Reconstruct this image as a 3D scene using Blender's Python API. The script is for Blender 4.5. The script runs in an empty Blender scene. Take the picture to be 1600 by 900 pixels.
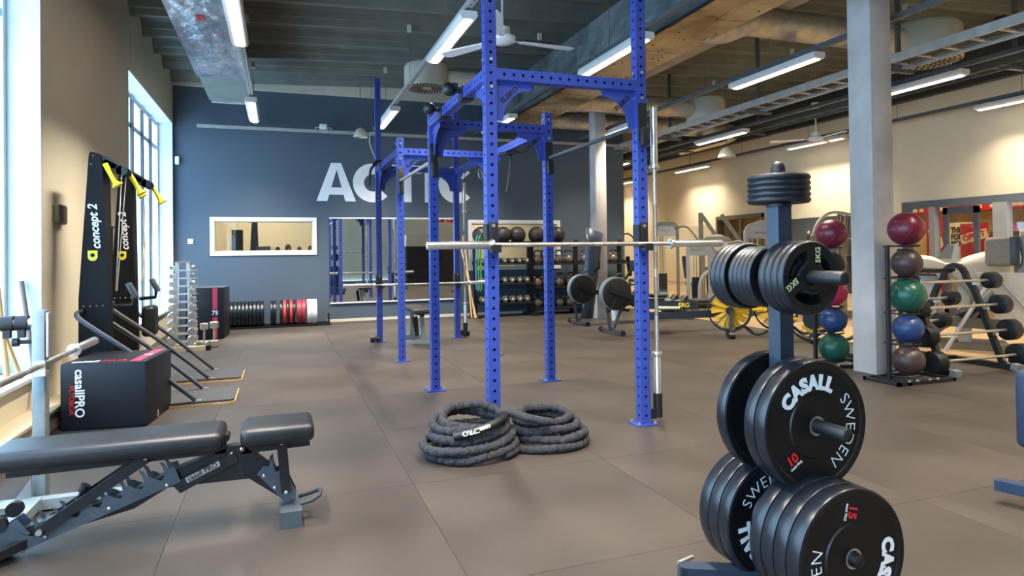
import bpy, bmesh, math, random
from mathutils import Vector, Matrix, Euler
random.seed(7)
C = bpy.context.scene.collection
SC = bpy.context.scene
PI = math.pi
# ---------------------------------------------------------------- camera
YAW, PIT, ROL, F, CY, H = 0.3428, 0.0115, -0.0127, 1016.57, 382.17, 1.2301
cam = bpy.data.cameras.new('camera'); camo = bpy.data.objects.new('camera', cam); C.objects.link(camo)
fw = Vector((math.sin(YAW)*math.cos(PIT), math.cos(YAW)*math.cos(PIT), math.sin(PIT)))
rt = Vector((math.cos(YAW), -math.sin(YAW), 0)); up = rt.cross(fw)
r2 = rt*math.cos(ROL)+up*math.sin(ROL); u2 = -rt*math.sin(ROL)+up*math.cos(ROL)
camo.matrix_world = Matrix(((r2.x,u2.x,-fw.x,0),(r2.y,u2.y,-fw.y,0),(r2.z,u2.z,-fw.z,H),(0,0,0,1)))
cam.sensor_width = 36; cam.lens = F/1600*36; cam.shift_y = (CY-450)/1600; cam.clip_start = .02; cam.clip_end = 200
SC.camera = camo
# ---------------------------------------------------------------- world, exposure
SC.view_settings.view_transform = 'Standard'; SC.view_settings.look = 'None'
SC.view_settings.gamma = 1; SC.view_settings.exposure = 1.05; SC.view_settings.use_curve_mapping = False
SC.cycles.use_denoising = True; SC.cycles.max_bounces = 7; SC.cycles.diffuse_bounces = 4
SC.cycles.sample_clamp_indirect = 6; SC.cycles.caustics_reflective = False; SC.cycles.caustics_refractive = False
W = bpy.data.worlds.new('overcast_sky'); SC.world = W; W.use_nodes = True
bg = W.node_tree.nodes['Background']; bg.inputs[0].default_value = (0.46, 0.71, 1.0, 1); bg.inputs[1].default_value = 5.0
LAMP = 4.0           # emission of the tube lamp diffusers
LAMPW, LAMPW_LEFT = 34.0, 46.0           # watts of each tube lamp
LAMPC = (1.0, 0.88, 0.70)
LAMPC_LEFT = (1.0, 0.92, 0.80)
for (nm, y0, y1) in (('daylight_portal', -4.0, 5.8), ('daylight_portal', 8.8, 12.2)):
    l = bpy.data.lights.new(nm, 'AREA'); l.shape = 'RECTANGLE'; l.size = y1-y0; l.size_y = 3.1; l.cycles.is_portal = True
    o = bpy.data.objects.new(nm, l); C.objects.link(o); o.location = (-1.99, (y0+y1)/2, 1.92)
    o.rotation_euler = Matrix(((0,0,-1),(1,0,0),(0,-1,0))).to_euler()
# ---------------------------------------------------------------- materials
def lin(c):
    return tuple(((v/255)/12.92 if v/255 <= .04045 else ((v/255+.055)/1.055)**2.4) for v in c)
def M(name, rgb, rough=.5, metal=0., var=.08, vs=8., bump=0., bs=60., coat=0., spec=.5, rgb2=None, stretch=None, bd=.01):
    m = bpy.data.materials.new(name); m.use_nodes = True; nt = m.node_tree; b = nt.nodes['Principled BSDF']
    c = lin(rgb); b.inputs['Roughness'].default_value = rough; b.inputs['Metallic'].default_value = metal
    b.inputs['Specular IOR Level'].default_value = spec
    if coat: b.inputs['Coat Weight'].default_value = coat; b.inputs['Coat Roughness'].default_value = .15
    tc = nt.nodes.new('ShaderNodeTexCoord'); src = tc.outputs['Object']
    if stretch:
        mp = nt.nodes.new('ShaderNodeMapping'); mp.inputs['Scale'].default_value = stretch
        nt.links.new(src, mp.inputs['Vector']); src = mp.outputs['Vector']
    if var or rgb2:
        n = nt.nodes.new('ShaderNodeTexNoise'); n.inputs['Scale'].default_value = vs; n.inputs['Detail'].default_value = 5
        nt.links.new(src, n.inputs['Vector'])
        r = nt.nodes.new('ShaderNodeValToRGB'); e = r.color_ramp.elements
        c2 = lin(rgb2) if rgb2 else tuple(min(1, v*(1+var)) for v in c)
        c1 = c if rgb2 else tuple(v*(1-var) for v in c)
        e[0].position = .35; e[0].color = (*c1, 1); e[1].position = .65; e[1].color = (*c2, 1)
        nt.links.new(n.outputs['Fac'], r.inputs['Fac']); nt.links.new(r.outputs['Color'], b.inputs['Base Color'])
    else: b.inputs['Base Color'].default_value = (*c, 1)
    if bump:
        n2 = nt.nodes.new('ShaderNodeTexNoise'); n2.inputs['Scale'].default_value = bs; n2.inputs['Detail'].default_value = 4
        nt.links.new(src, n2.inputs['Vector'])
        bp = nt.nodes.new('ShaderNodeBump'); bp.inputs['Strength'].default_value = bump; bp.inputs['Distance'].default_value = bd
        nt.links.new(n2.outputs['Fac'], bp.inputs['Height']); nt.links.new(bp.outputs['Normal'], b.inputs['Normal'])
    return m
def EM(name, rgb, s):
    m = bpy.data.materials.new(name); m.use_nodes = True; nt = m.node_tree; nt.nodes.clear()
    e = nt.nodes.new('ShaderNodeEmission'); e.inputs[0].default_value = (*rgb, 1); e.inputs[1].default_value = s
    o = nt.nodes.new('ShaderNodeOutputMaterial'); nt.links.new(e.outputs[0], o.inputs[0]); return m
blue = M('blue_powder_coat', (50, 69, 150), .36, 0, .05, 5, .03, 300)
blacksteel = M('black_powder_coat', (22, 23, 26), .48, 0, .1, 20)
blackrub = M('black_rubber', (20, 21, 24), .48, 0, .25, 14, .05, 90)
platerub = M('plate_rubber', (11, 12, 15), .42, 0, .2, 6, .02, 60)
platerim = M('plate_rim_rubber', (20, 24, 31), .30, 0, .25, 9, .04, 70)
smallplate = M('small_plate_rubber', (22, 25, 31), .42, 0, .2, 12, .05, 120)
chrome = M('chrome', (226, 224, 220), .30, .9, .06, 30)
steel = M('brushed_steel', (206, 202, 196), .36, .85, .08, 40)
knurl = M('knurled_steel', (175, 170, 160), .42, 1, .1, 80, .3, 900)
vinyl = M('black_vinyl', (26, 27, 30), .42, 0, .12, 18, .12, 260)
vinylpad = M('worn_dark_vinyl', (44, 42, 42), .40, 0, .2, 10, .15, 240)
greysteel = M('grey_painted_steel', (138, 148, 152), .4, .2, .1, 12)
darkgrey = M('dark_grey_paint', (62, 68, 76), .42, .1, .1, 15)
slate = M('slate_blue_paint', (42, 53, 68), .4, .1, .12, 12)
slatedark = M('slate_side_paint', (84, 107, 134), .4, .1, .12, 12)
white = M('white_paint', (236, 234, 230), .45, 0, .03, 5)
whitelet = M('white_lettering', (246, 246, 246), .6, 0, .03, 5)
redlet = M('red_lettering', (214, 40, 44), .5, 0, .04, 5)
yellow = M('yellow_plastic', (236, 214, 20), .45, 0, .05, 10)
fanyellow = M('fan_yellow', (226, 174, 20), .45, 0, .08, 10)
cream = M('cream_wall_paint', (224, 212, 184), .85, 0, .04, 1.2, .05, 40)
creamtrim = M('cream_trim_paint', (215, 208, 188), .7, 0, .05, 3)
bluewall = M('blue_wall_paint', (82, 94, 106), .85, 0, .03, 1.0, .05, 40)
darkwall = M('grey_wall_paint', (82, 90, 96), .85, 0, .03, 1.0)
winwhite = M('window_white', (222, 230, 232), .5, 0, .03, 4)
tan = M('tan_paint', (205, 190, 160), .6, 0, .06, 4)
concrete = M('painted_concrete', (186, 178, 172), .75, 0, .05, 2.5, .25, 30, rgb2=(206, 200, 196))
deck = M('galvanised_deck', (112, 117, 110), .6, .1, .12, 3)
darkbeam = M('dark_steel_beam', (56, 58, 56), .6, .1, .1, 3)
tray = M('galvanised_tray', (184, 182, 174), .4, .3, .1, 10)
darktray = M('dark_trunking', (92, 98, 100), .5, .3, .1, 10)
spiral = M('spiral_duct_steel', (190, 182, 164), .4, .55, .15, 12)
ductcream = M('cream_duct_paint', (204, 200, 178), .6, 0, .04, 4)
wood = M('pale_wood', (206, 166, 112), .5, 0, .15, 6, stretch=(1, 1, .08))
plat = M('platform_grip', (60, 62, 64), .8, 0, .2, 60, .3, 300)
machine = M('machine_beige', (172, 166, 154), .4, .1, .06, 6)
machined = M('machine_champagne', (116, 108, 90), .4, .3, .08, 6)
offwhite = M('off_white_shroud', (204, 194, 172), .38, 0, .04, 3)
greypad = M('grey_pad', (140, 130, 118), .55, 0, .06, 20)
mirror = M('mirror_silver', (225, 228, 226), .015, 1, 0)
ropefab = M('charcoal_rope_sleeve', (36, 36, 41), .9, 0, .3, 45, .9, 110, rgb2=(58, 58, 64))
rednap = M('crimson_vinyl', (205, 52, 78), .45, 0, .05, 6)
yellowroom = M('ochre_wall', (196, 160, 84), .8, 0, .08, 3)
redwall = M('shop_red', (196, 26, 34), .6, 0, .05, 2)
glass = bpy.data.materials.new('window_glass'); glass.use_nodes = True; nt = glass.node_tree; nt.nodes.clear()
tr = nt.nodes.new('ShaderNodeBsdfTransparent'); tr.inputs[0].default_value = (.93, .96, .97, 1); gl = nt.nodes.new('ShaderNodeBsdfGlossy'); gl.inputs['Roughness'].default_value = .02
mx = nt.nodes.new('ShaderNodeMixShader'); mx.inputs[0].default_value = .06; ou = nt.nodes.new('ShaderNodeOutputMaterial')
nt.links.new(tr.outputs[0], mx.inputs[1]); nt.links.new(gl.outputs[0], mx.inputs[2]); nt.links.new(mx.outputs[0], ou.inputs[0])
# ---------------------------------------------------------------- mesh helpers
class MB:
    def __init__(s): s.v = []; s.f = []; s.mi = []; s.cur = 0
    def add(s, vs, fs, m=None):
        o = len(s.v)
        s.v += [tuple(m @ Vector(p)) if m is not None else tuple(p) for p in vs]
        s.f += [tuple(i+o for i in f) for f in fs]; s.mi += [s.cur]*len(fs); return s
    def box(s, c, d, rot=None, m=None):
        x, y, z = (k/2 for k in d)
        vs = [(-x,-y,-z),(x,-y,-z),(x,y,-z),(-x,y,-z),(-x,-y,z),(x,-y,z),(x,y,z),(-x,y,z)]
        t = Matrix.Translation(c)
        if rot: t = t @ Euler(rot).to_matrix().to_4x4()
        if m is not None: t = m @ t
        return s.add(vs, [(0,3,2,1),(4,5,6,7),(0,1,5,4),(1,2,6,5),(2,3,7,6),(3,0,4,7)], t)
    def bb(s, x0, x1, y0, y1, z0, z1): return s.box(((x0+x1)/2,(y0+y1)/2,(z0+z1)/2),(abs(x1-x0),abs(y1-y0),abs(z1-z0)))
    def rbox(s, c, d, r=.01, seg=3, rot=None, taper=None):
        bm = bmesh.new(); bmesh.ops.create_cube(bm, size=1)
        for v in bm.verts: v.co = Vector((v.co.x*d[0], v.co.y*d[1], v.co.z*d[2]))
        bmesh.ops.bevel(bm, geom=bm.edges[:], offset=r, segments=seg, affect='EDGES', profile=.5)
        if taper:
            for v in bm.verts: k = 1+taper*(v.co.z/d[2]); v.co.x *= k; v.co.y *= k
        bm.verts.index_update(); vs = [v.co.copy() for v in bm.verts]; fs = [[v.index for v in f.verts] for f in bm.faces]; bm.free()
        t = Matrix.Translation(c)
        if rot: t = t @ Euler(rot).to_matrix().to_4x4()
        return s.add(vs, fs, t)
    def cyl(s, p0, p1, r, r1=None, n=14, cap=True):
        return s.tube([p0, p1], [r, r if r1 is None else r1], n, cap=cap)
    def tube(s, pts, r, n=8, closed=False, cap=True, twist=None):
        P = [Vector(p) for p in pts]; k = len(P); R = r if isinstance(r, (list, tuple)) else [r]*k
        vs = []; fs = []; nrm = None
        for i in range(k):
            if closed: t = (P[(i+1) % k]-P[i-1])
            else: t = (P[min(i+1, k-1)]-P[max(i-1, 0)])
            t.normalize()
            if nrm is None:
                nrm = t.orthogonal().normalized()
                a = Vector((0,0,1)) if abs(t.z) < .9 else Vector((1,0,0))
                nrm = (a - t*a.dot(t)).normalized()
            else: nrm = (nrm - t*nrm.dot(t)).normalized()
            b = t.cross(nrm)
            for j in range(n):
                a = 2*PI*(j+(.5 if n == 4 else 0))/n; rr = R[i]*(twist(i, a) if twist else 1)
                vs.append(P[i]+nrm*math.cos(a)*rr+b*math.sin(a)*rr)
        for i in range(k if closed else k-1):
            for j in range(n):
                a = i*n+j; b2 = i*n+(j+1) % n; c2 = ((i+1) % k)*n
                fs.append((a, b2, c2+(j+1) % n, c2+j))
        if cap and not closed: fs += [tuple(range(n))[::-1], tuple(range((k-1)*n, k*n))]
        return s.add(vs, fs)
    def bar(s, p0, p1, w, h=None):     # rectangular section bar between two points, w sideways, h up
        P0, P1 = Vector(p0), Vector(p1); t = (P1-P0).normalized(); h = w if h is None else h
        a = Vector((0,0,1)) if abs(t.z) < .95 else Vector((0,1,0))
        sd = t.cross(a).normalized(); u = sd.cross(t)
        vs = [P+sd*x*w/2+u*y*h/2 for P in (P0, P1) for x, y in ((-1,-1),(1,-1),(1,1),(-1,1))]
        return s.add(vs, [(3,2,1,0),(4,5,6,7),(0,1,5,4),(1,2,6,5),(2,3,7,6),(3,0,4,7)])
    def lathe(s, prof, n=24, m=None, cap=False):   # profile (r, z) round local Z
        vs = []; fs = []
        for (r, z) in prof:
            for j in range(n): a = 2*PI*j/n; vs.append((r*math.cos(a), r*math.sin(a), z))
        for i in range(len(prof)-1):
            for j in range(n): fs.append((i*n+j, i*n+(j+1) % n, (i+1)*n+(j+1) % n, (i+1)*n+j))
        if cap: fs += [tuple(range(n))[::-1], tuple(range((len(prof)-1)*n, len(prof)*n))]
        return s.add(vs, fs, m)
    def prism(s, poly, a, b, plane='XZ', m=None):
        k = len(poly)
        def P(u, v, w): return {'XZ': (u, w, v), 'XY': (u, v, w), 'YZ': (w, u, v)}[plane]
        vs = [P(u, v, a) for u, v in poly]+[P(u, v, b) for u, v in poly]
        fs = [tuple(range(k)), tuple(range(k, 2*k))[::-1]]+[(i, i+k, (i+1) % k+k, (i+1) % k) for i in range(k)]
        return s.add(vs, fs, m)
    def sphere(s, c, r, n=20, sc=(1,1,1)):
        h = n//2; pr = [(math.sin(PI*i/h)*r, -math.cos(PI*i/h)*r) for i in range(h+1)]
        pr[0] = (1e-4, -r); pr[-1] = (1e-4, r)
        return s.lathe(pr, n, Matrix.Translation(c) @ Matrix.Diagonal((*sc, 1)))
    def mesh(s, name, mats, ang=38, recalc=True):
        me = bpy.data.meshes.new(name); me.from_pydata([tuple(v) for v in s.v], [], s.f)
        for m in mats: me.materials.append(m)
        if len(mats) > 1: me.polygons.foreach_set('material_index', s.mi)
        if recalc:
            bm = bmesh.new(); bm.from_mesh(me); bmesh.ops.recalc_face_normals(bm, faces=bm.faces[:]); bm.to_mesh(me); bm.free()
        me.polygons.foreach_set('use_smooth', [True]*len(me.polygons)); me.set_sharp_from_angle(angle=math.radians(ang)); me.update()
        return me
def obj(name, mb, mat, parent=None, loc=None, rot=None, label=None, kind=None):
    me = mb if isinstance(mb, bpy.types.Mesh) else mb.mesh(name, mat if isinstance(mat, list) else [mat])
    o = bpy.data.objects.new(name, me); C.objects.link(o)
    if parent: o.parent = parent
    if loc is not None: o.location = loc
    if rot is not None: o.rotation_euler = rot
    if label: o['label'] = label
    if kind: o['kind'] = kind
    return o
def tag(o, label, cat, group=None):
    o['label'] = label; o['category'] = cat
    if group: o['group'] = group
    return o
def thing(name, label, cat, loc=(0,0,0), rz=0, group=None):
    o = bpy.data.objects.new(name, None); C.objects.link(o); o.location = loc; o.rotation_euler = (0, 0, rz); o.empty_display_size = .1
    return tag(o, label, cat, group)
def copy_tree(o, parent=None):
    c = o.copy(); C.objects.link(c)
    if parent: c.parent = parent
    for ch in o.children: copy_tree(ch, c)
    return c
def dup(root, loc, rz=None, label=None, group=None, rot=None):
    c = copy_tree(root); c.location = loc
    if rz is not None: c.rotation_euler = (0, 0, rz)
    if rot is not None: c.rotation_euler = rot
    if label: c['label'] = label
    if group: c['group'] = group
    return c
def struct(name, mb, mat, parent=None, loc=None): return obj(name, mb, mat, parent, loc, kind='structure')
_tx = {}
def textmesh(s, size=1., off=0., ext=.0015, shear=0., space=1., bend=None, align='CENTER', squish=1.):
    """flat lettering in local XY (reading along +X, up +Y), as an MB; bend=R wraps it round a circle clockwise"""
    cu = bpy.data.curves.new('t', 'FONT'); cu.body = s; cu.size = size; cu.offset = off; cu.extrude = ext; cu.shear = shear
    cu.space_character = space; cu.align_x = align; cu.align_y = 'CENTER'; cu.resolution_u = 3
    o = bpy.data.objects.new('t', cu); C.objects.link(o); bpy.context.view_layer.update()
    me = bpy.data.meshes.new_from_object(o); mb = MB()
    vs = [Vector((v.co.x*squish, v.co.y, v.co.z)) for v in me.vertices]
    if bend:
        out = []
        for v in vs:
            a = v.x/bend; R = bend+v.y; out.append(Vector((R*math.sin(a), R*math.cos(a), v.z)))
        vs = out
    mb.add(vs, [tuple(p.vertices) for p in me.polygons])
    bpy.data.objects.remove(o); bpy.data.curves.remove(cu); bpy.data.meshes.remove(me)
    return mb
def text(s, mat, size, origin, xdir, ydir, parent=None, name='lettering', **k):
    """lettering lying at origin with reading direction xdir and up direction ydir"""
    mb = textmesh(s, size, **k); X = Vector(xdir).normalized(); Y = Vector(ydir).normalized(); Z = X.cross(Y)
    m = Matrix(((X.x,Y.x,Z.x,origin[0]),(X.y,Y.y,Z.y,origin[1]),(X.z,Y.z,Z.z,origin[2]),(0,0,0,1)))
    q = MB(); q.add(mb.v, mb.f, m); me = q.mesh(name, [mat], recalc=False)
    return obj(name, me, mat, parent)
def arc(c, r, a0, a1, n, plane='XZ'):
    out = []
    for i in range(n+1):
        a = math.radians(a0+(a1-a0)*i/n); u, v = c[0]+r*math.cos(a), c[1]+r*math.sin(a); out.append((u, v))
    return out
def spline(pts, k=6):
    P = [Vector(p) for p in pts]; out = []
    for i in range(len(P)-1):
        a = P[max(i-1, 0)]; b = P[i]; c = P[i+1]; d = P[min(i+2, len(P)-1)]
        for j in range(k):
            t = j/k; out.append(.5*((2*b)+(c-a)*t+(2*a-5*b+4*c-d)*t*t+(3*b-a-3*c+d)*t**3))
    out.append(P[-1]); return out
# ================================================================ SETTING
XW, XR, YB = -1.69, 11.0, 12.27
def ceil_z(x): return 4.27+.043*(x+.36)
# floor: base slab with rubber tiles, wooden floor beyond X=7
tile_m = M('rubber_tile', (54, 48, 43), .46, 0, .1, 1.4, .15, 120, spec=.5, rgb2=(70, 62, 56))
woodfloor = M('laminate_floor', (190, 164, 120), .38, 0, .1, 2, stretch=(3, 18, 1), rgb2=(172, 140, 98))
fl = struct('floor', MB().bb(XW-.3, 7.02, -6.5, 12.3, -.1, -.006), blackrub)
T = 1.13
tm = MB().box((0,0,-.004), (T-.002, T-.002, .008)).mesh('floor_tile', [tile_m])
ix0 = math.floor((XW+.47)/T)
for j in range(-3, 8):
    for i in range(-2, 7):
        x0, x1 = -.47+i*T, -.47+(i+1)*T; y0 = 3.46+j*T; y1 = y0+T
        x0c, x1c, y1c = max(x0, XW), min(x1, 7.0), min(y1, YB)
        if x1c-x0c < .05 or y1c-y0 < .05: continue
        o = obj('floor_tile', tm, None, fl); o.location = ((x0c+x1c)/2, (y0+y1c)/2, 0)
        o.scale = ((x1c-x0c)/T, (y1c-y0)/T, 1)
struct('floor_wood', MB().bb(7.02, 15, -6.5, 20, -.1, 0), woodfloor)
struct('floor_rear', MB().bb(XW, 7.02, -6.5, 3.46-3*T, -.006, 0), tile_m)
# ceiling: trapezoidal steel deck, ribs along X, rising to the right
mb = MB(); prof = []
y = -6.6
while y < 19.8:
    z = 0
    prof += [(y, .23), (y+.13, .23), (y+.15, .215), (y+.21, .215), (y+.23, .23), (y+.33, .23), (y+.37, .165), (y+.395, .155), (y+.435, .08), (y+.46, .07), (y+.50, .0), (y+.58, .0), (y+.66, .23)]
    y += .79
vs = []
for (yy, zz) in prof:
    for x in (XW-.3, 11.3): vs.append((x, yy, ceil_z(x)+zz-.05))
mb.add(vs, [(2*i, 2*i+1, 2*i+3, 2*i+2) for i in range(len(prof)-1)])
struct('ceiling', mb, deck)
struct('trim_ceiling_back', MB().prism([(XW, 4.13), (7.0, 4.13), (7.0, ceil_z(7)+.2), (XW, ceil_z(XW)+.2)], YB-.05, YB), creamtrim)
# left wall with two window openings
mb = MB(); WT = -2.15
mb.bb(WT, XW, 5.8, 8.8, 0, 4.6)
mb.bb(WT, XW, 8.8, YB+.3, 3.48, 4.6); mb.bb(WT, XW, 8.8, YB+.3, 0, .36)
mb.bb(WT, XW, -4.0, 5.8, 3.48, 4.6); mb.bb(WT, XW, -4.0, 5.8, 0, .36)
mb.bb(WT, XW, -6.6, -4.0, 0, 4.6)
struct('wall_left', mb, cream)
for n, (y0, y1, ym) in enumerate(((-4.0, 5.8, (-2.35, -.7, .95, 2.6, 4.2)), (8.8, 12.2, (9.5, 10.2, 10.9, 11.55)))):
    wn = struct('window_%d' % (n+1), MB().bb(WT, XW+.004, y0, y0+.02, .36, 3.48).bb(WT, XW+.004, y1-.02, y1, .36, 3.48).bb(WT, XW+.012, y0, y1, 3.455, 3.485), winwhite)
    mb = MB()
    for a in (.39, 3.40): mb.bb(-2.0, -1.92, y0, y1, a, a+.07)
    mb.bb(-2.0, -1.92, y0, y1, 3.0, 3.07)
    for a in (y0+.03, y1-.03)+ym: mb.bb(-2.0, -1.90, a-.045, a+.045, .39, 3.46)
    obj('window_frame', mb, winwhite, wn)
    mb = MB()
    for a in ym:
        mb.bb(-1.925, -1.895, a-.052, a-.046, .45, 3.4); mb.bb(-1.925, -1.895, a+.046, a+.052, .45, 3.4)
    obj('gasket', mb, darkgrey, wn)
    yy = [y0+.05]+list(ym)+[y1-.05]
    for a, b in zip(yy[:-1], yy[1:]): obj('pane', MB().bb(-1.965, -1.96, a+.04, b-.04, .45, 3.0), glass, wn); obj('pane', MB().bb(-1.965, -1.96, a+.04, b-.04, 3.06, 3.41), glass, wn)
    obj('window_sill', MB().bb(WT, XW+.035, y0, y1, .36, .385), winwhite, wn)
tag(obj('convector_casing', MB().bb(XW+.002, XW+.15, -4, 8.6, 0, .13).bb(XW+.002, XW+.17, -4, 8.62, .13, .15), tan), 'long low cream convector casing along the floor under the windows', 'radiator')
struct('trim_panel_joint', MB().bb(XW, XW+.003, 8.93, 8.945, 3.6, 4.3), creamtrim)
# back wall (blue) with two windows to a room behind
w1 = (-1.06, .56, 1.30, 1.83); w2 = (3.54, 5.36, .95, 1.80)
mb = MB(); yb0, yb1 = YB, YB+.14
for x0, x1, z0, z1 in ((XW-.5, w1[0], 0, 4.7), (w1[0], w1[1], 0, w1[2]), (w1[0], w1[1], w1[3], 4.7), (w1[1], w2[0], 0, 4.7), (w2[0], w2[1], 0, w2[2]), (w2[0], w2[1], w2[3], 4.7), (w2[1], 6.93, 0, 4.9)):
    mb.bb(x0, x1, yb0, yb1, z0, z1)
struct('wall_back', mb, bluewall)
struct('wall_corridor', MB().bb(6.80, 6.93, YB+.14, 19.5, 0, 4.9), bluewall)
for n, (x0, x1, z0, z1) in enumerate((w1, w2)):
    wn = struct('window_%d' % (n+3), MB().bb(x0, x0+.015, yb0, yb1, z0, z1).bb(x1-.015, x1, yb0, yb1, z0, z1).bb(x0, x1, yb0, yb1, z0, z0+.015).bb(x0, x1, yb0, yb1, z1-.015, z1), tan)
    t = .07
    obj('window_frame', MB().bb(x0-t, x0, yb0-.02, yb0, z0-t, z1+t).bb(x1, x1+t, yb0-.02, yb0, z0-t, z1+t).bb(x0, x1, yb0-.02, yb0, z0-t, z0).bb(x0, x1, yb0-.02, yb0, z1, z1+t), white, wn)
    obj('pane', MB().bb(x0, x1, yb0+.06, yb0+.065, z0, z1), glass, wn)
struct('wall_side_room', MB().bb(XW-.4, 6.8, 15.2, 15.3, 0, 2.8).bb(XW-.5, XW-.4, 12.42, 15.3, 0, 2.8), cream)
struct('ceiling_side_room', MB().bb(XW-.5, 6.8, 12.42, 15.3, 2.8, 2.9), white)
struct('floor_side_room', MB().bb(XW-.5, 6.8, 12.42, 15.3, -.1, 0), tile_m)
for x in (-.3, 4.4):
    t = thing('ceiling_light', 'ceiling panel lamp in the side room behind the %s wall window' % ('left' if x < 0 else 'right'), 'light', (x, 13.8, 2.78))
    obj('diffuser', MB().bb(-.6, .6, -.15, .15, -.012, 0), EM('side_room_lamp', (1, .86, .64), 30), t); obj('housing', MB().bb(-.63, .63, -.18, .18, 0, .02), white, t)
struct('baseboard_back', MB().bb(.8, 6.93, YB-.012, YB, 0, .05), creamtrim)
# right wall with openings
mb = MB(); A = XR; Bq = XR+.2
ops = ((6.4, 8.95, 0, 2.03), (12.75, 14.5, .9, 2.05))
mb.bb(A, Bq, -6.6, 6.4, 0, 3.92); mb.bb(A, Bq, 6.4, 8.95, 2.03, 3.92); mb.bb(A, Bq, 8.95, 12.75, 0, 3.92)
mb.bb(A, Bq, 12.75, 14.5, 0, .9); mb.bb(A, Bq, 12.75, 14.5, 2.05, 3.92); mb.bb(A, Bq, 14.5, 19.6, 0, 3.92)
struct('wall_right', mb, cream)
struct('trim_beam_right', MB().bb(XR-.15, XR+.25, -6.6, 19.6, 3.92, 4.9), darkbeam)
mb = MB()
for yy in (9.3, 11.6, 14.7, 16.9): mb.bb(XR-.002, XR, yy-.004, yy+.004, 2.1, 3.9)
struct('trim_panel_joints', mb, creamtrim)
struct('wall_far', MB().bb(6.93, 11.2, 19.4, 19.5, 0, 4.9), cream)
struct('wall_rear', MB().bb(XW-.4, 11.2, -6.7, -6.6, 0, 4.9), cream)
# concrete beam on the columns and the columns
struct('trim_beam_columns', MB().bb(5.28, 5.60, -6.5, 19, 4.0, 4.75), concrete)
for (x, y, s, lb) in ((5.53, 4.87, .27, 'nearer'), (5.53, 10.74, .24, 'farther')):
    struct('column_near' if lb == 'nearer' else 'column_far', MB().rbox((x, y, 2.0), (.27 if lb == 'nearer' else .22, s, 4.0), .008, 2), concrete)
# tinted wall decoration -------------------------------------------------
sign = thing('wall_lettering', 'huge white letters ACTIC across the blue wall above the mirror', 'sign', (0, YB-.006, 2.2))
hL = .70
def letterC(x0, w):
    c = (x0+w*.53, hL/2); ro, ri = hL/2+.012, hL/2-.19; o = [(c[0]+ro*math.cos(math.radians(a)), c[1]+ro*math.sin(math.radians(a))) for a in range(42, 319, 6)]
    i = [(c[0]+ri*math.cos(math.radians(a)), c[1]+ri*math.sin(math.radians(a))) for a in range(318, 41, -6)]
    return o+i
mb = MB()
def Apoly(mb, x0, w, h=hL):
    a, b = x0, x0+w; m_ = (a+b)/2
    mb.prism([(a,0),(a+.19,0),(m_+.005,h*.80),(m_+.09,h),(m_-.09,h)], -.004, 0)
    mb.prism([(b-.19,0),(b,0),(m_+.09,h),(m_-.02,h)], -.0045, 0)
    mb.prism([(a+.16,h*.17),(b-.16,h*.17),(b-.21,h*.36),(a+.21,h*.36)], -.0042, 0)
Apoly(mb, .63, .70); obj('letter', mb, whitelet, sign)
obj('letter', MB().prism(letterC(1.28, .68), -.004, 0), whitelet, sign)
obj('letter', MB().prism([(2.0,.55),(2.0,.70),(2.56,.70),(2.56,.55),(2.365,.55),(2.365,0),(2.195,0),(2.195,.55)], -.004, 0), whitelet, sign)
obj('letter', MB().prism([(2.62,0),(2.62,.70),(2.79,.70),(2.79,0)], -.004, 0), whitelet, sign)
obj('letter', MB().prism(letterC(2.89, .68), -.004, 0), whitelet, sign)
t = thing('wall_mirror', 'wide frameless mirror on the blue wall behind the blue rack', 'mirror', (.85, YB, .33))
obj('glass_sheet', MB().bb(0, 2.37, -.02, -.005, .02, 1.55), mirror, t); obj('rail', MB().bb(0, 2.37, -.03, 0, 0, .025), white, t); obj('rail', MB().bb(0, 2.37, -.03, 0, 1.55, 1.575), white, t)
tag(obj('motion_sensor', MB().rbox((-1.64+.02, YB-.04, 2.85), (.07, .07, .14), .02), white), 'small white motion sensor high on the blue wall near the window', 'sensor')
t = thing('wall_switch', 'white square wall switch on the blue wall above the dumbbell tower', 'switch', (-1.43, YB, 1.48)); obj('cover', MB().rbox((0,-.008,0), (.085,.016,.085), .004, 2), white, t); obj('rocker', MB().box((0,-.018,0), (.035,.006,.04)), creamtrim, t)
# room to the right of the wall: mirrors, window, shop front
for (y0, y1, lb) in ((14.8, 17.1, 'dark wall mirror on the right wall behind the far weight machines'), (10.15, 12.25, 'wall mirror beside the tall window frame behind the left ball rack')):
    t = thing('wall_mirror', lb, 'mirror', (XR, y0, .3)); obj('glass_sheet', MB().bb(-.015, 0, 0, y1-y0, 0, 1.6), mirror, t); obj('frame', MB().bb(-.025, 0, -.03, 0, -.02, 1.62).bb(-.025, 0, y1-y0, y1-y0+.03, -.02, 1.62).bb(-.025, 0, 0, y1-y0, 1.6, 1.63), creamtrim, t)
wn = struct('window_5', MB().bb(XR-.03, Bq, 12.72, 12.78, .88, 2.08).bb(XR-.03, Bq, 14.47, 14.53, .88, 2.08).bb(XR-.03, Bq, 12.72, 14.53, 2.0, 2.1).bb(XR-.03, Bq, 12.72, 14.53, .86, .92).bb(XR, XR+.06, 13.55, 13.62, .9, 2.0), machined)
obj('pane', MB().bb(XR+.08, XR+.085, 12.78, 14.47, .9, 2.0), glass, wn)
struct('wall_office', MB().bb(13.2, 13.3, 12.3, 17, 0, 2.6).bb(11.2, 13.3, 12.3, 12.35, 0, 2.6).bb(11.2, 13.3, 17, 17.1, 0, 2.6), yellowroom)
struct('ceiling_office', MB().bb(11.2, 13.3, 12.3, 17.1, 2.6, 2.7), white)
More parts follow.
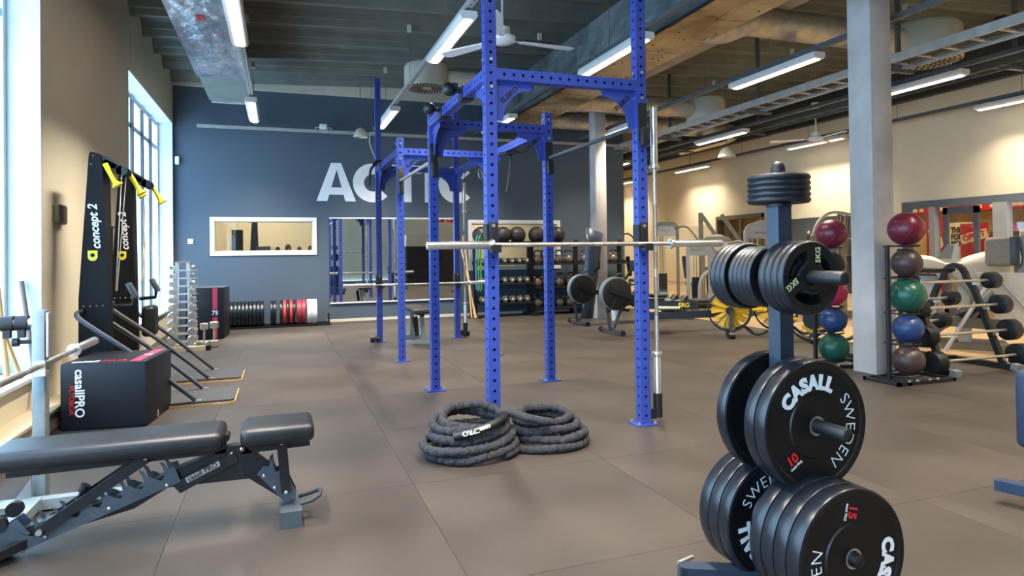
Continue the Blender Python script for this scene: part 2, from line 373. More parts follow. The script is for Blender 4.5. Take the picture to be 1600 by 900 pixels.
t = thing('ceiling_light', 'round lamp in the ochre room behind the right wall window', 'light', (12.2, 14.5, 2.59)); obj('diffuser', MB().cyl((0,0,-.02),(0,0,0),.3), EM('office_lamp', (1,.75,.4), 6), t); obj('housing', MB().cyl((0,0,0),(0,0,.01),.32), white, t)
for (y0, w, c, lb) in ((16.0, .7, (170,176,150), 'pale green framed picture in the ochre room'), (14.75, .6, (176,104,60), 'orange patterned framed picture in the ochre room')):
    t = thing('framed_picture', lb, 'picture', (13.19, y0, 1.2)); obj('frame', MB().bb(-.02,0,0,w,0,.5), machined, t); obj('print', MB().bb(-.025,-.02,.04,w-.04,.04,.46), M('print_'+str(int(y0)), c, .6, 0, .3, 9), t)
# shop front
d = struct('door_1', MB().bb(XR-.02, XR+.12, 6.3, 9.02, 1.93, 2.06).bb(XR-.02, XR+.12, 8.9, 9.02, 0, 1.93), M('aluminium_grey', (112, 116, 122), .4, .4, .06, 6))
alu = M('light_aluminium', (176, 174, 170), .4, .3, .05, 6)
obj('mullion', MB().bb(XR-.04, XR+.1, 8.36, 8.47, 0, 1.94), alu, d); obj('mullion', MB().bb(XR-.04, XR+.1, 7.14, 7.36, 0, 1.94), alu, d)
obj('pane', MB().bb(XR+.04, XR+.045, 8.47, 8.9, 0, 1.93), glass, d); obj('pane', MB().bb(XR+.04, XR+.045, 6.3, 7.14, 0, 1.93), glass, d)
df = obj('door_leaf', MB().bb(0, .05, -.08, 0, 0, 1.92).bb(0, .05, -.62, -.54, 0, 1.92).bb(0, .05, -.62, 0, 1.8, 1.92).bb(0, .05, -.62, 0, 0, .16), M('door_grey', (98, 102, 108), .4, .3, .06, 6), d, (XR+.1, 8.31, 0))
obj('pane', MB().bb(.02, .025, -.54, -.08, .16, 1.8), glass, df)
struct('wall_shop', MB().bb(13.6, 13.7, 3, 12.3, 0, 2.8), M('shop_wall', (206, 176, 110), .7, 0, .1, 3))
struct('ceiling_shop', MB().bb(11.2, 13.7, 3, 12.3, 2.7, 2.8), white)
struct('trim_shop_fascia', MB().bb(13.2, 13.6, 3, 12.3, 1.95, 2.7), redwall)
for yy in (6.0, 9.0, 11.0):
    t = thing('ceiling_light', 'square shop ceiling lamp, %s of three beyond the glass doors' % {6.0:'nearest',9.0:'middle',11.0:'farthest'}[yy], 'light', (12.3, yy, 2.69)); obj('diffuser', MB().bb(-.3,.3,-.3,.3,-.02,0), EM('shop_lamp', (1,.86,.62), 7), t); obj('housing', MB().bb(-.32,.32,-.32,.32,0,.01), white, t)
t = thing('fascia_sign', 'row of big beige block characters cut off on the red shop fascia', 'sign', (13.19, 0, 1.99)); bl = M('beige_letter', (226,196,150), .6)
for y_, kd in ((7.6,'I'),(7.95,'O'),(8.4,'O'),(8.85,'I'),(9.1,'I'),(9.9,'O'),(10.35,'I'),(10.6,'O'),(11.1,'I')):
    b = MB()
    if kd == 'I': b.bb(-.01, 0, y_-.05, y_+.05, 0, .34)
    else: b.bb(-.01, 0, y_-.16, y_-.07, 0, .34).bb(-.01, 0, y_+.07, y_+.16, 0, .34).bb(-.01, 0, y_-.07, y_+.07, 0, .08).bb(-.01, 0, y_-.07, y_+.07, .26, .34)
    obj('letter', b, bl, t)
def poster(y0, y1, z0, z1, x, mat, lb):
    t = thing('poster', lb, 'poster', (x, (y0+y1)/2, z0)); obj('sheet', MB().bb(-.012, 0, -(y1-y0)/2, (y1-y0)/2, 0, z1-z0), mat, t)
    for s in (-1, 1): obj('stand_leg', MB().bb(0, .02, s*(y1-y0)*.4-.01, s*(y1-y0)*.4+.01, -z0, .3), alu, t)
    return t
pb = M('poster_beige', (236, 214, 160), .6, 0, .04, 4)
t = poster(8.84, 9.36, .50, 1.70, 12.62, pb, 'beige poster reading THIRST FOR MORE behind the glass door')
for k, s_ in enumerate(('THIRST', 'FOR', 'MORE')): text(s_, blackrub, .150, (-.014, .175, 1.05-k*.135), (0,-1,0), (0,0,1), t, off=.007, align='LEFT', squish=.78)
t = poster(8.50, 9.03, .45, 1.67, 12.54, redwall, 'red sale poster with a slanted beige banner behind the glass door')
obj('banner', MB().box((-.014, 0, .97), (.004, .52, .18), rot=(math.radians(-14),0,0)), pb, t)
text('ÖPPET', redlet, .15, (-.018, 0, .97), (0,-1,.25), (0,.25,1), t, off=.006)
text('-20%', pb, .26, (-.014, .05, .25), (0,-1,.1), (0,.1,1), t, off=.008)
t = poster(9.44, 9.90, .3, 1.84, 12.75, redwall, 'tall red poster with a pale wing-like figure beside the left mullion')
obj('figure', MB().prism([(-.14,.95),(-.03,.84),(.08,.9),(.15,1.05),(.19,1.3),(.12,1.18),(.10,1.28),(.05,1.12),(-.0,1.22),(-.05,1.08),(-.1,1.14)], -.02, -.013, 'YZ'), pb, t)
t = thing('round_sticker', 'round red sticker with beige lettering on the shop window', 'sticker', (12.6, 8.42, 1.30)); obj('glass_stand', MB().bb(0,.01,-.25,.25,-1.3,.45), glass, t); obj('disc', MB().cyl((-.01,0,0),(0,0,0),.15,n=28), redwall, t); text('ALL', pb, .1, (-.014, 0, .05), (0,-1,0), (0,0,1), t); text('1', pb, .14, (-.014, -.03, -.08), (0,-1,0), (0,0,1), t)
# rear: slatted reception counter seen in the mirror
t = thing('reception_counter', 'black slatted counter with a cream top panel seen in the mirror', 'counter', (4.6, -.6, 0))
obj('counter_top', MB().bb(0, 3.2, -.5, .02, 1.5, 1.95), offwhite, t)
obj('body', MB().bb(.02, 3.18, -.48, -.02, 0, 1.5), blackrub, t)
for k in range(5): obj('slat', MB().bb(.03, 3.17, -.02, 0, .02+k*.3, .3+k*.3), blacksteel, t)
t = thing('exit_sign', 'pair of red pictogram signs above the counter seen in the mirror', 'sign', (6.4, -3.0, 2.55)); obj('panel', MB().bb(0,.3,0,.03,0,.3), redwall, t); obj('panel', MB().bb(.42,.72,0,.03,0,.3), redwall, t); obj('pictogram', MB().bb(.09,.14,.03,.034,.06,.24).bb(.51,.56,.03,.034,.06,.24), pb, t)
# ================================================================ CEILING SERVICES
housing = M('lamp_housing', (224, 222, 216), .4, 0, .03, 5)
glowL = EM('lamp_diffuser_cool', LAMPC_LEFT, LAMP); glowR = EM('lamp_diffuser_warm', LAMPC, LAMP)
rowsx = [(-.37,'leftmost'),(1.67,'second from left'),(3.57,'third from left'),(5.82,'fourth from left'),(8.17,'fifth from left'),(10.53,'rightmost')]
ly = [(-2.3,'behind the camera'),(1.75,'over the camera'),(5.78,'nearer'),(9.88,'farther'),(14.2,'farthest'),(18.0,'added to brighten the far end beyond the blue wall, part')]  # last position is an added lamp that brightens the far end wall
def make_lamp(glow):
    t = thing('tube_light', '', 'light')
    b = MB(); b.prism([(-.075,.075),(.075,.075),(.085,.03),(.065,.0),(-.065,0),(-.085,.03)], 0, 1.5, 'XZ'); obj('housing', b, housing, t)
    b = MB(); b.prism([(-.05,.002),(.05,.002),(.035,-.012),(-.035,-.012)], .04, 1.46, 'XZ'); obj('diffuser', b, glow, t)
    for y in (.2, 1.3): obj('clip', MB().box((0, y, .09), (.05, .03, .03)), tray, t)
    l = bpy.data.lights.new('tube', 'AREA'); l.shape = 'RECTANGLE'; l.size = .09; l.size_y = 1.42; l.energy = LAMPW_LEFT if glow is glowL else LAMPW; l.spread = math.radians(104); l.color = LAMPC_LEFT if glow is glowL else LAMPC
    o = bpy.data.objects.new('tube', l); C.objects.link(o); o.parent = t; o.location = (0, .75, -.014)
    return t
lampL, lampR = make_lamp(glowL), make_lamp(glowR); usedL = usedR = False
for (x, rn) in rowsx:
    for (y, yn) in ly:
        if y > 14 and x < 7: continue
        src = lampL if x < 3 else lampR
        first = (src is lampL and not usedL) or (src is lampR and not usedR)
        if first:
            o = src; o.location = (x, y, 3.40)
            if src is lampL: usedL = True
            else: usedR = True
        else: o = dup(src, (x, y, 3.40))
        if x > 10:
            for c_ in o.children:
                if c_.type == 'LIGHT':
                    c_.data = c_.data.copy(); c_.data.energy = 20
        o['label'] = 'white tube light, %s of the %s ceiling row' % (yn, rn); o['group'] = 'tube lights in rows under the trunking'
    t = thing('cable_trunking', 'thin grey perforated trunking carrying the %s row of tube lights' % rn, 'trunking', (x, -3, 3.5), 0, 'light trunkings')
    ye = 15.0 if x < 7 else 22.0
    if x < 7: ye = 12.1+3
    b = MB().bb(-.03, .03, 0, ye, 0, .055); obj('channel', b, darktray if x > 3 else tray, t)
    if x < 3:
        b = MB()
        for k in range(150): b.box((0, .1+k*.1, -.0008), (.016, .03, .002))
        obj('slots', b, blacksteel, t, kind='stuff')
    b = MB(); b2 = MB()
    for y in [1.2+2.1*k for k in range(int(ye/2.1))]:
        b.cyl((0, y, .05), (0, y, ceil_z(x)-3.5-.05), .004, n=5); b2.box((0, y, ceil_z(x)-3.5-.09), (.05, .05, .09))
    obj('hanger_rod', b, darktray, t, kind='stuff'); obj('ceiling_clip', b2, creamtrim, t, kind='stuff')
t = thing('cross_trunking', 'grey trunking crossing just in front of the blue wall', 'trunking', (-1.3, 12.06, 3.40))
obj('channel', MB().bb(0, 8.1, -.03, .03, 0, .05), tray, t)
b = MB()
for x in (.9, 2.9, 4.9, 6.9): b.cyl((x, 0, .05), (x, 0, ceil_z(x-1.3)-3.42), .004, n=5)
obj('hanger_rod', b, darktray, t, kind='stuff')
for (x, lb) in ((.75, 'small white camera box on the cross trunking left of the tall rack post'), (4.55, 'small cream box on the cross trunking right of the blue rack')):
    t = thing('sensor_box', lb, 'sensor', (x, 12.06, 3.45)); obj('body', MB().rbox((0,0,.06),(.13,.1,.1),.015), white, t)
    obj('bracket', MB().tube(spline([(-.14,0,0),(-.12,0,.05),(0,0,.02),(.12,0,.05),(.14,0,0)],4), .006, 6), white, t)
# cable ladders
def ladder(x0, x1, y0, y1, z, lb, m=tray):
    t = thing('cable_ladder', lb, 'cable tray', (0, 0, z))
    b = MB(); b.bb(x0-.015, x0+.015, y0, y1, -.05, .05); obj('side_rail', b, m, t); obj('side_rail', MB().bb(x1-.015, x1+.015, y0, y1, -.05, .05), m, t)
    rm = MB().bb(x0, x1, -.02, .02, -.012, .012).mesh('rung', [m])
    k = y0+.15
    while k < y1: o = obj('rung', rm, None, t); o.location = (0, k, -.02); k += .30
    b = MB()
    for dx, w in ((.10, .03), (.2, .022), (.28, .03)): b.tube([(x0+dx, y0, .0), (x0+dx, y1, .0)], w, 6)
    obj('cable', b, darkgrey, t)
    for yy in [y0+.8+2.4*i for i in range(int((y1-y0-.5)/2.4))]:
        b = MB(); b.bb((x0+x1)/2-.025, (x0+x1)/2+.025, yy-.02, yy+.02, -.1, ceil_z(x0)-z); b.bb(x0-.03, x1+.03, yy-.03, yy+.03, -.12, -.08); obj('hanger', b, darktray, t)
    return t
ladder(6.73, 7.13, 2.5, 18.8, 3.42, 'grey cable ladder with bright left rail right of the near column top')
ladder(8.85, 9.1, 2.5, 19, 3.62, 'narrower cable ladder hanging further right before the dark beam', darktray)
# rectangular ducts
foil = bpy.data.materials.new('foil_wrap')
def foilmat(name, c, c2, rough, metal):
    m = M(name, c, rough, metal, 0, 1.6, 1, 5, rgb2=c2, bd=.035); return m
foilblue = foilmat('silver_foil_wrap', (150, 160, 170), (214, 216, 218), .32, .75)
foiltan = foilmat('tan_foil_underside', (150, 122, 80), (216, 192, 146), .42, .45)
foildark = foilmat('side_foil_wrap', (82, 94, 98), (150, 160, 162), .45, .6)
def wrinkled(x0, x1, y0, y1, z, dz, nx=12, step=.11, amp=.013):
    ny = int((y1-y0)/step); vs = []; rnd = random.Random(int(x0*100)+5)
    seams = [rnd.randint(3, ny-3) for _ in range(max(2, ny//10))]
    for j in range(ny+1):
        for i in range(nx+1):
            e = 0 if i in (0, nx) else 1
            q = amp*rnd.uniform(-1, 1)*e - (.014*e if j in seams else 0)
            vs.append((x0+(x1-x0)*i/nx, y0+(y1-y0)*j/ny+rnd.uniform(-.02,.02)*e, z+q-(0 if e else .012)))
    fs = [(j*(nx+1)+i, j*(nx+1)+i+1, (j+1)*(nx+1)+i+1, (j+1)*(nx+1)+i) for j in range(ny) for i in range(nx)]
    return vs, fs
def duct(name, lb, x0, x1, y0, y1, z0, z1, mb_, ms, yw=None):
    t = thing('rectangular_duct', lb, 'duct', (0, 0, 0))
    b = MB(); b.bb(x0, x1, y0, y1, z0, z1); obj('casing', b, ms, t)
    v, f = wrinkled(x0-.012, x1+.012, y0, yw or y1, z0-.02, 0); b = MB(); b.add(v, f)
    b.bb(x0-.012, x1+.012, y0, yw or y1, z0-.002, z0+.0)
    o = obj('foil_underside', b, mb_, t)
    b = MB(); v2, f2 = wrinkled(z0-.02, z1, y0, yw or y1, 0, 0)
    b.add([(x0-.014+p[2]*.6, p[1], p[0]) for p in v2], f2); obj('foil_side', b, foildark if mb_ is foiltan else mb_, t)
    return t
t1 = duct('d', 'silver foil wrapped rectangular duct along the left ceiling', -.98, -.40, -4, 10.75, 3.58, 3.95, foilblue, deck, 9.3)
obj('end_flange', MB().bb(-.95, -.40, 10.7, 10.78, 3.55, 3.58), tray, t1)
b = MB(); b.bb(-.75, -.67, 5.6+1.3, 5.68+1.36, 3.550, 3.553); obj('red_sticker', b, redlet, t1)
t2 = duct('d', 'large tan bottomed foil duct running over the rack towards the far wall', 3.88, 4.53, 1, 12.0, 3.60, 4.22, foiltan, deck, 11.8)
b = MB(); rnd = random.Random(4)
for k in range(70): b.box((rnd.uniform(3.92, 4.48), rnd.uniform(2, 11.6), 3.566), (.016, .02, .006), rot=(0,0,rnd.uniform(0,3)))
obj('pins', b, darkbeam, t2, kind='stuff')
for k in range(9):
    y_ = 2.1+1.13*k; pts = [(3.87+.66*i/14, y_+rnd.uniform(-.03,.03), 3.572+rnd.uniform(-.006,.004)) for i in range(15)]
    obj('tape_seam', MB().tube(pts, [rnd.uniform(.004,.013) for _ in pts], 6), foiltan, t2)
for k in range(7):
    y_ = 2.0+1.4*k; pts = [(3.98+.08*k % .5+.02*i, y_+.14*i, 3.574+rnd.uniform(-.004,.003)) for i in range(9)]
    obj('foil_crease', MB().tube(pts, [rnd.uniform(.002,.008) for _ in pts], 5), foiltan, t2)
obj('corner_strip', MB().bb(3.855, 3.90, 1, 11.8, 3.575, 3.60), darkbeam, t2)
# spiral ducts and round diffusers
def spiral_mesh(pts, r, pitch=.05):
    P = spline(pts, 10) if len(pts) > 2 else [Vector(pts[0])+(Vector(pts[1])-Vector(pts[0]))*i/2 for i in range(3)]
    L = [0.]
    for a, b_ in zip(P[:-1], P[1:]): L.append(L[-1]+(b_-a).length)
    out = []; rr = []; s = 0; k = 0; n = int(L[-1]/(pitch/2)); 
    for i in range(n+1):
        s = L[-1]*i/n
        while k < len(P)-2 and L[k+1] < s: k += 1
        f = (s-L[k])/max(1e-6, L[k+1]-L[k]); out.append(P[k].lerp(P[k+1], f)); rr.append(r*(1.025 if i % 2 else 1.0))
    return MB().tube(out, rr, 20)
vent = M('vent_hole', (70, 60, 40), .8, 0, 0)
def diffuser(x, y, z, r, h, lb, side, g='round diffusers'):
    t = thing('round_diffuser', lb, 'air diffuser', (x, y, z), 0, g)
    b = MB(); b.lathe([(.01, h), (r*.93, h), (r, h-.04), (r, 0), (r*.97, -.01), (.01, -.005)], 36); obj('drum', b, ductcream, t)
    b = MB()
    for q in range(1, 7):
        rr = r*(.16+.125*q); n = 6+q*5
        for i in range(n):
            a = 2*PI*i/n+q*.3; b.box((rr*math.cos(a), rr*math.sin(a), -.012), (.034, .022, .006), rot=(0,0,a+.6))
    obj('slot_ring', b, vent, t, kind='stuff')
    obj('collar', MB().tube([(side*r*.8, 0, h*.52), (side*(r+.55), 0, h*.52)], h*.36, 20), ductcream, t)
    obj('hanger_rod', MB().cyl((0,0,h), (0,0,ceil_z(x)-z-.05), .004, n=5), darktray, t)
diffuser(2.15, 9.85, 3.78, .34, .34, 'cream drum diffuser with slotted underside left of the rack top', 1)
diffuser(2.1, 5.35, 3.85, .34, .3, 'cream drum diffuser above the white ceiling fan over the rack', 1)
diffuser(7.85, 6.1, 3.62, .44, .44, 'large cream drum diffuser right of the near column top', -1)
diffuser(7.22, 9.8, 3.52, .34, .40, 'cream drum diffuser beside the dark ladder hanger in mid ceiling', -1)
for (pts, r, lb) in (
    ([(4.5, 6.1, 3.74), (4.75, 6.1, 3.74), (5.05, 6.1, 3.85), (5.4, 6.1, 3.86), (7.0, 6.1, 3.86)], .17, 'thick spiral duct bending out of the tan duct near the near column'),
    ([(4.5, 9.8, 3.72), (4.8, 9.8, 3.72), (5.0, 9.8, 3.74), (6.5, 9.8, 3.74)], .165, 'spiral duct leading to the mid ceiling drum diffuser'),
    ([(4.5, 11.3, 3.72), (5.0, 11.3, 3.72), (6.0, 11.3, 3.72), (8.4, 11.3, 3.72), (9.1, 11.5, 3.72), (9.3, 12.1, 3.72), (9.3, 13.6, 3.72)], .16, 'long spiral duct curving away behind the cable ladder'),
    ([(2.9, 9.85, 3.95), (3.85, 9.85, 3.95)], .13, 'short spiral duct joining the left drum diffuser to the tan duct'),
    ([(2.8, 5.35, 3.99), (3.85, 5.35, 3.99)], .12, 'short spiral duct above the white ceiling fan')):
    t = thing('spiral_duct', lb, 'duct', (0,0,0), 0, 'spiral ducts'); obj('pipe', spiral_mesh(pts, r), spiral, t)
    b = MB(); P0, P1 = Vector(pts[0]), Vector(pts[1]); b.tube([P0, P0.lerp(P1, .15)], r*1.07, 20); obj('collar', b, tray, t)
# ceiling fans
def fan(x, y, z, zc, a0, lb):
    t = thing('ceiling_fan', lb, 'fan', (x, y, z), 0, 'ceiling fans')
    b = MB(); b.lathe([(.01,-.05),(.07,-.045),(.13,-.02),(.135,.02),(.08,.045),(.075,.12),(.02,.13)], 28); obj('motor', b, white, t)
    obj('rod', MB().cyl((0,0,.12),(0,0,zc-z-.1),.012,n=8), white, t)
    b = MB(); b.lathe([(.02,zc-z-.12),(.06,zc-z-.10),(.075,zc-z+.0),(.01,zc-z+.01)], 20); obj('canopy', b, white, t)
    for k in range(3):
        b = MB(); b.box((.16,0,-.005),(.14,.035,.008)); b.prism([(.2,-.045),(.74,-.075),(.80,-.05),(.80,.055),(.74,.075),(.2,.045)], -.012, -.002, 'XY')
        o = obj('blade', b, white, t); o.rotation_euler = (math.radians(7), 0, a0+k*2*PI/3)
fan(2.14, 6.2, 3.38, ceil_z(2.14)-.08, math.radians(4), 'white three-blade ceiling fan above the near rack frame')
fan(9.47, 9.53, 3.28, 3.95, math.radians(20), 'white three-blade ceiling fan in front of the dark beam on the right')
t = thing('hanging_lamp', 'cream dome lamp hanging under the right ladder', 'light', (8.6, 11.0, 3.1)); obj('shade', MB().lathe([(.03,.22),(.12,.16),(.18,.02),(.17,0)], 20), ductcream, t); obj('rod', MB().cyl((0,0,.2),(0,0,1.75),.006,n=6), darktray, t)
t = thing('hanging_lamp', 'small warm dome lamp in front of the wall beside the tall rack post', 'light', (1.35, 11.6, 3.28)); obj('shade', MB().lathe([(.02,.16),(.08,.12),(.13,.0),(.12,-.01)], 20), ductcream, t); obj('rod', MB().cyl((0,0,.15),(0,0,1.25),.006,n=6), darktray, t)
# ================================================================ BLUE RACK
XL, XRr = 1.3026, 2.4207; RY = (4.0515, 5.742, 7.4361, 9.1797); UW = .075; PITCH = .0667
def perf(L, w=UW, pitch=PITCH, r=.0105, N=8):
    mb = MB(); n = int(L/pitch); m0 = (L-n*pitch)/2
    for s in range(4):
        R = Matrix.Rotation(s*PI/2, 4, 'Z')
        def rect(z0, z1): mb.add([(w/2, -w/2, z0), (w/2, w/2, z0), (w/2, w/2, z1), (w/2, -w/2, z1)], [(0,1,2,3)], R)
        rect(0, m0); rect(L-m0, L)
        for k in range(n):
            z = m0+k*pitch; zc = z+pitch/2; vs = []
            per = [(w/2, zc), (w/2, z+pitch), (0, z+pitch), (-w/2, z+pitch), (-w/2, zc), (-w/2, z), (0, z), (w/2, z)]
            for j in range(8):
                a = 2*PI*j/8; vs.append((w/2, per[j][0], per[j][1])); vs.append((w/2, r*math.cos(a), zc+r*math.sin(a))); vs.append((w/2-.005, r*math.cos(a), zc+r*math.sin(a)))
            fs = []
            for j in range(8):
                a, b_ = j*3, ((j+1) % 8)*3; fs.append((a, b_, b_+1, a+1)); fs.append((a+1, b_+1, b_+2, a+2))
            mb.add(vs, fs, R)
    mb.add([(-w/2,-w/2,0),(w/2,-w/2,0),(w/2,w/2,0),(-w/2,w/2,0)], [(0,1,2,3)]); mb.add([(-w/2,-w/2,L),(w/2,-w/2,L),(w/2,w/2,L),(-w/2,w/2,L)], [(0,1,2,3)])
    return mb.mesh('perforated_tube', [blue], recalc=False)
rack = thing('power_rack', 'long blue perforated power rack with eight posts across the room', 'rack', (0,0,0))
hts = {(0,0): 3.05, (0,1): 3.05, (1,0): 2.535, (1,1): 2.545, (2,0): 2.545, (2,1): 2.5, (3,0): 3.67, (3,1): 3.69}
boltm = MB().cyl((0,0,-.004),(0,0,.012),.011,n=6).mesh('bolt',[steel])
for (j, i), h in hts.items():
    me = perf(h)
    x = (XL, XRr)[i]; y = RY[j]
    u = obj('upright', me, None, rack, (x, y, .008))
    obj('foot_plate', MB().box((0,0,-.003), (.17, .14, .008)), blue, u)
    for sx in (-1, 1):
        for sy in (-1, 1): obj('floor_bolt', boltm, None, u, (sx*.065, sy*.05, .007))
    for zz in (2.30, 2.48): obj('bolt', boltm, None, u, (0, -.037, zz), (PI/2, 0, 0)); obj('bolt', boltm, None, u, (-.037, 0, zz), (0, -PI/2, 0))
ZB = 2.3965
cross = perf(XRr-XL-UW); side = perf(RY[1]-RY[0]-UW)
for j in (0, 1, 2):
    o = obj('cross_beam', cross, None, rack, (XL+UW/2, RY[j], ZB)); o.rotation_euler = (0, PI/2, 0)
o = obj('cross_beam', cross, None, rack, (XL+UW/2, RY[3], 2.42)); o.rotation_euler = (0, PI/2, 0)
for (x, y) in ((XL, RY[0]), (XL, RY[2]), (XRr, RY[1]), (XRr, RY[2])):
    o = obj('side_beam', side, None, rack, (x, y+UW/2, ZB)); o.rotation_euler = (-PI/2, 0, 0)
    if (x, y) == (XRr, RY[1]): pass
# gusset plates with cut-away arc
def gusset_mesh():
    b = MB(); s = .26; pts = [(0,0),(s,0),(s,-.05)]+[(s-.005+(.205)*math.cos(math.radians(a)), -.26+.005+(.205)*math.sin(math.radians(a))) for a in range(90, 181, 10)]+[(.05,-s),(0,-s)]
    pts = [(0,0),(s,0),(s,-.045)]+[(s-(.205)*math.sin(math.radians(a)), -s+.005+(.205)*math.cos(math.radians(a))) for a in range(0, 91, 10)]+[(.045,-s),(0,-s)]
    b.prism(pts, -.004, .004, 'XZ'); b.bb(0, .006, -.025, .025, -s, 0); b.bb(0, s, -.025, .025, -.006, 0); return b.mesh('gusset', [blue])
gm = gusset_mesh()
def gusset(x, y, z, rz, txt=True):
    g = obj('gusset', gm, None, rack, (x, y, z), (0, 0, rz))
    if txt:
        c = math.cos(rz)
        if c > .5: text('ELEIKO', blacksteel, .046, (.098, -.0055, -.088), (1,0,.9), (-.9,0,1), g, off=.001)
        else: text('ELEIKO', blacksteel, .046, (.098, .0055, -.088), (-1,0,.9), (.9,0,1), g, off=.001)
for j in range(4):
    z = ZB-UW/2 if j < 3 else 2.42-UW/2
    gusset(XL+UW/2, RY[j], z, 0, j in (0, 2)); gusset(XRr-UW/2, RY[j], z, PI, j in (0, 1))
for (x, y) in ((XL, RY[0]), (XL, RY[2]), (XRr, RY[1]), (XRr, RY[2])):
    gusset(x, y+UW/2, ZB-UW/2, PI/2, False); gusset(x, y+RY[1]-RY[0]-UW/2, ZB-UW/2, -PI/2, False)
# globe grips on the left near side beam, pull-up bars between frames
for k, y in enumerate((4.62, 5.28)):
    g = obj('globe_grip', MB().sphere((-.13, 0, .03), .05), blackrub, rack, (XL, y, ZB))
    obj('clamp', MB().box((0,0,0), (.09, .10, .10)).cyl((-.045,0,.02),(-.10,0,.03),.016,n=10), blacksteel, g)
for (x, z, lb) in ((XL, 2.06, 'left'), (XRr, 2.12, 'right')):
    y0, y1 = (RY[2], RY[1]) if x == XL else (RY[1], RY[0])
    pb_ = obj('pull_up_bar', MB().cyl((0, y0, z), (0, y1, z), .017, n=12), steel if x == XL else darkgrey, rack, (x, 0, 0))
    for y in (y0, y1):
        bm_ = MB(); bm_.rbox((0, y-.043, z+.02), (.07, .012, .26), .004, 2); bm_.rbox((0, y-.07, z-.09), (.055, .05, .13), .006, 2); obj('bracket', bm_, blacksteel, pb_)
g = obj('dip_grip', MB().tube(spline([(.04,-.03,.02),(-.06,-.05,.03),(-.12,-.06,-.02),(-.17,-.07,-.10),(-.19,-.07,-.30)],5), .016, 10).tube(spline([(.04,.12,.05),(-.05,.1,.06),(-.12,.0,.0)],4), .016, 10), blackrub, rack, (XL-.0, RY[3]-.42, 2.42))
obj('clamp', MB().box((0,-.02,0),(.09,.14,.10)), blacksteel, g)
g = obj('hanging_grip', MB().tube([(0,0,0),(.02,-.02,-.06),(-.02,.02,-.42)], .018, 10).bar((-.12,.0,.0),(.2,-.1,.04),.04,.03), blackrub, rack, (XRr+.02, 6.9, 2.33))
obj('clamp', MB().box((0,0,.05),(.09,.10,.10)), blacksteel, g)
g = obj('cable_pulley', MB().cyl((-.02,0,0),(.02,0,0),.06,n=18), machined, rack, (XRr+.1, RY[3]-.1, 2.44))
obj('cable', MB().tube([(0,0,-.05),(0,.02,-.9),(-.09,0,-1.02)], .005, 6), blacksteel, g)
obj('hook', MB().tube(spline([(.12,-.3,-.05),(.14,-.3,-.16),(.18,-.3,-.16),(.17,-.3,-.07),(.13,-.3,-.03)],4), .007, 6), steel, g)
g = obj('wire_hook', MB().tube(spline([(-.04,0,0),(-.09,0,.02),(-.12,0,-.12),(-.04,0,-.35)],4), .006, 6), creamtrim, rack, (XL, RY[3]-.04, 2.9))
# J hooks
def jhook(x, y, z, lb=None):
    b = MB(); b.rbox((0, -.044, .05), (.062, .012, .19), .004, 2); b.bb(-.031, .031, -.10, -.038, -.055, -.035); b.bb(-.031, .031, -.115, -.10, -.055, -.005); b.bb(-.046, -.038, -.05, .03, -.03, .13)
    j = obj('hook', b, blacksteel, rack, (x, y, z)); obj('hook_liner', MB().rbox((0,-.07,-.026),(.058,.06,.012),.004,2), blackrub, j); obj('bolt', MB().cyl((0,-.055,.12),(0,-.05,.12),.012,n=10), steel, j)
for x in (XL, XRr): jhook(x, RY[0], 1.283); jhook(x, RY[3], .80)
# landmine / bar holders and band pegs
for (x, y) in ((XRr, RY[0]), (XRr, RY[3])):
    o = obj('bar_holder', MB().cyl((.118, 0, .03), (.118, 0, .20), .033, n=16).box((.06, 0, .06), (.07, .05, .07)), blackrub, rack, (x, y, .01))
for (x, y) in ((XL-.07, RY[3]-.02), (XRr+.14, RY[3]+.1)):
    obj('rubber_roller', MB().cyl((-.06,0,0),(.06,0,0),.045,n=14), blackrub, rack, (x, y, .05))
# barbells
def barbell(lb, loc, rot):
    t = thing('barbell', lb, 'barbell', loc, 0, 'olympic barbells'); t.rotation_euler = rot
    obj('shaft', MB().cyl((-.655,0,0),(.655,0,0),.014,n=16), steel, t)
    for s in (-1, 1):
        obj('sleeve', MB().lathe([(.001,0),(.023,0),(.025,.004),(.025,.405),(.001,.407)], 20, Matrix.Rotation(s*PI/2,4,'Y') @ Matrix.Translation((0,0,.69))), chrome, t)
        obj('collar', MB().lathe([(.016,0),(.036,.002),(.038,.008),(.038,.018),(.028,.024),(.028,.034),(.020,.035)], 20, Matrix.Rotation(s*PI/2,4,'Y') @ Matrix.Translation((0,0,.655))), chrome, t)
        obj('knurling', MB().cyl((s*.12,0,0),(s*.40,0,0),.0146,n=16), knurl, t)
    obj('knurling', MB().cyl((-.06,0,0),(.06,0,0),.0146,n=16), knurl, t); return t
barbell('steel barbell racked on the nearest pair of blue posts', (.854+1.10, RY[0]-.072, 1.277), (0,0,0))
barbell('steel barbell racked low on the farthest pair of blue posts', (.80+1.1, RY[3]-.072, .794), (0,0,0))
barbell('barbell standing upright in the holder right of the nearest right post', (XRr+.118, RY[0], .06+1.1), (0, PI/2, .4))
barbell('barbell standing upright in the holder at the farthest right post', (XRr+.118, RY[3], .06+1.1), (0, PI/2, .8))
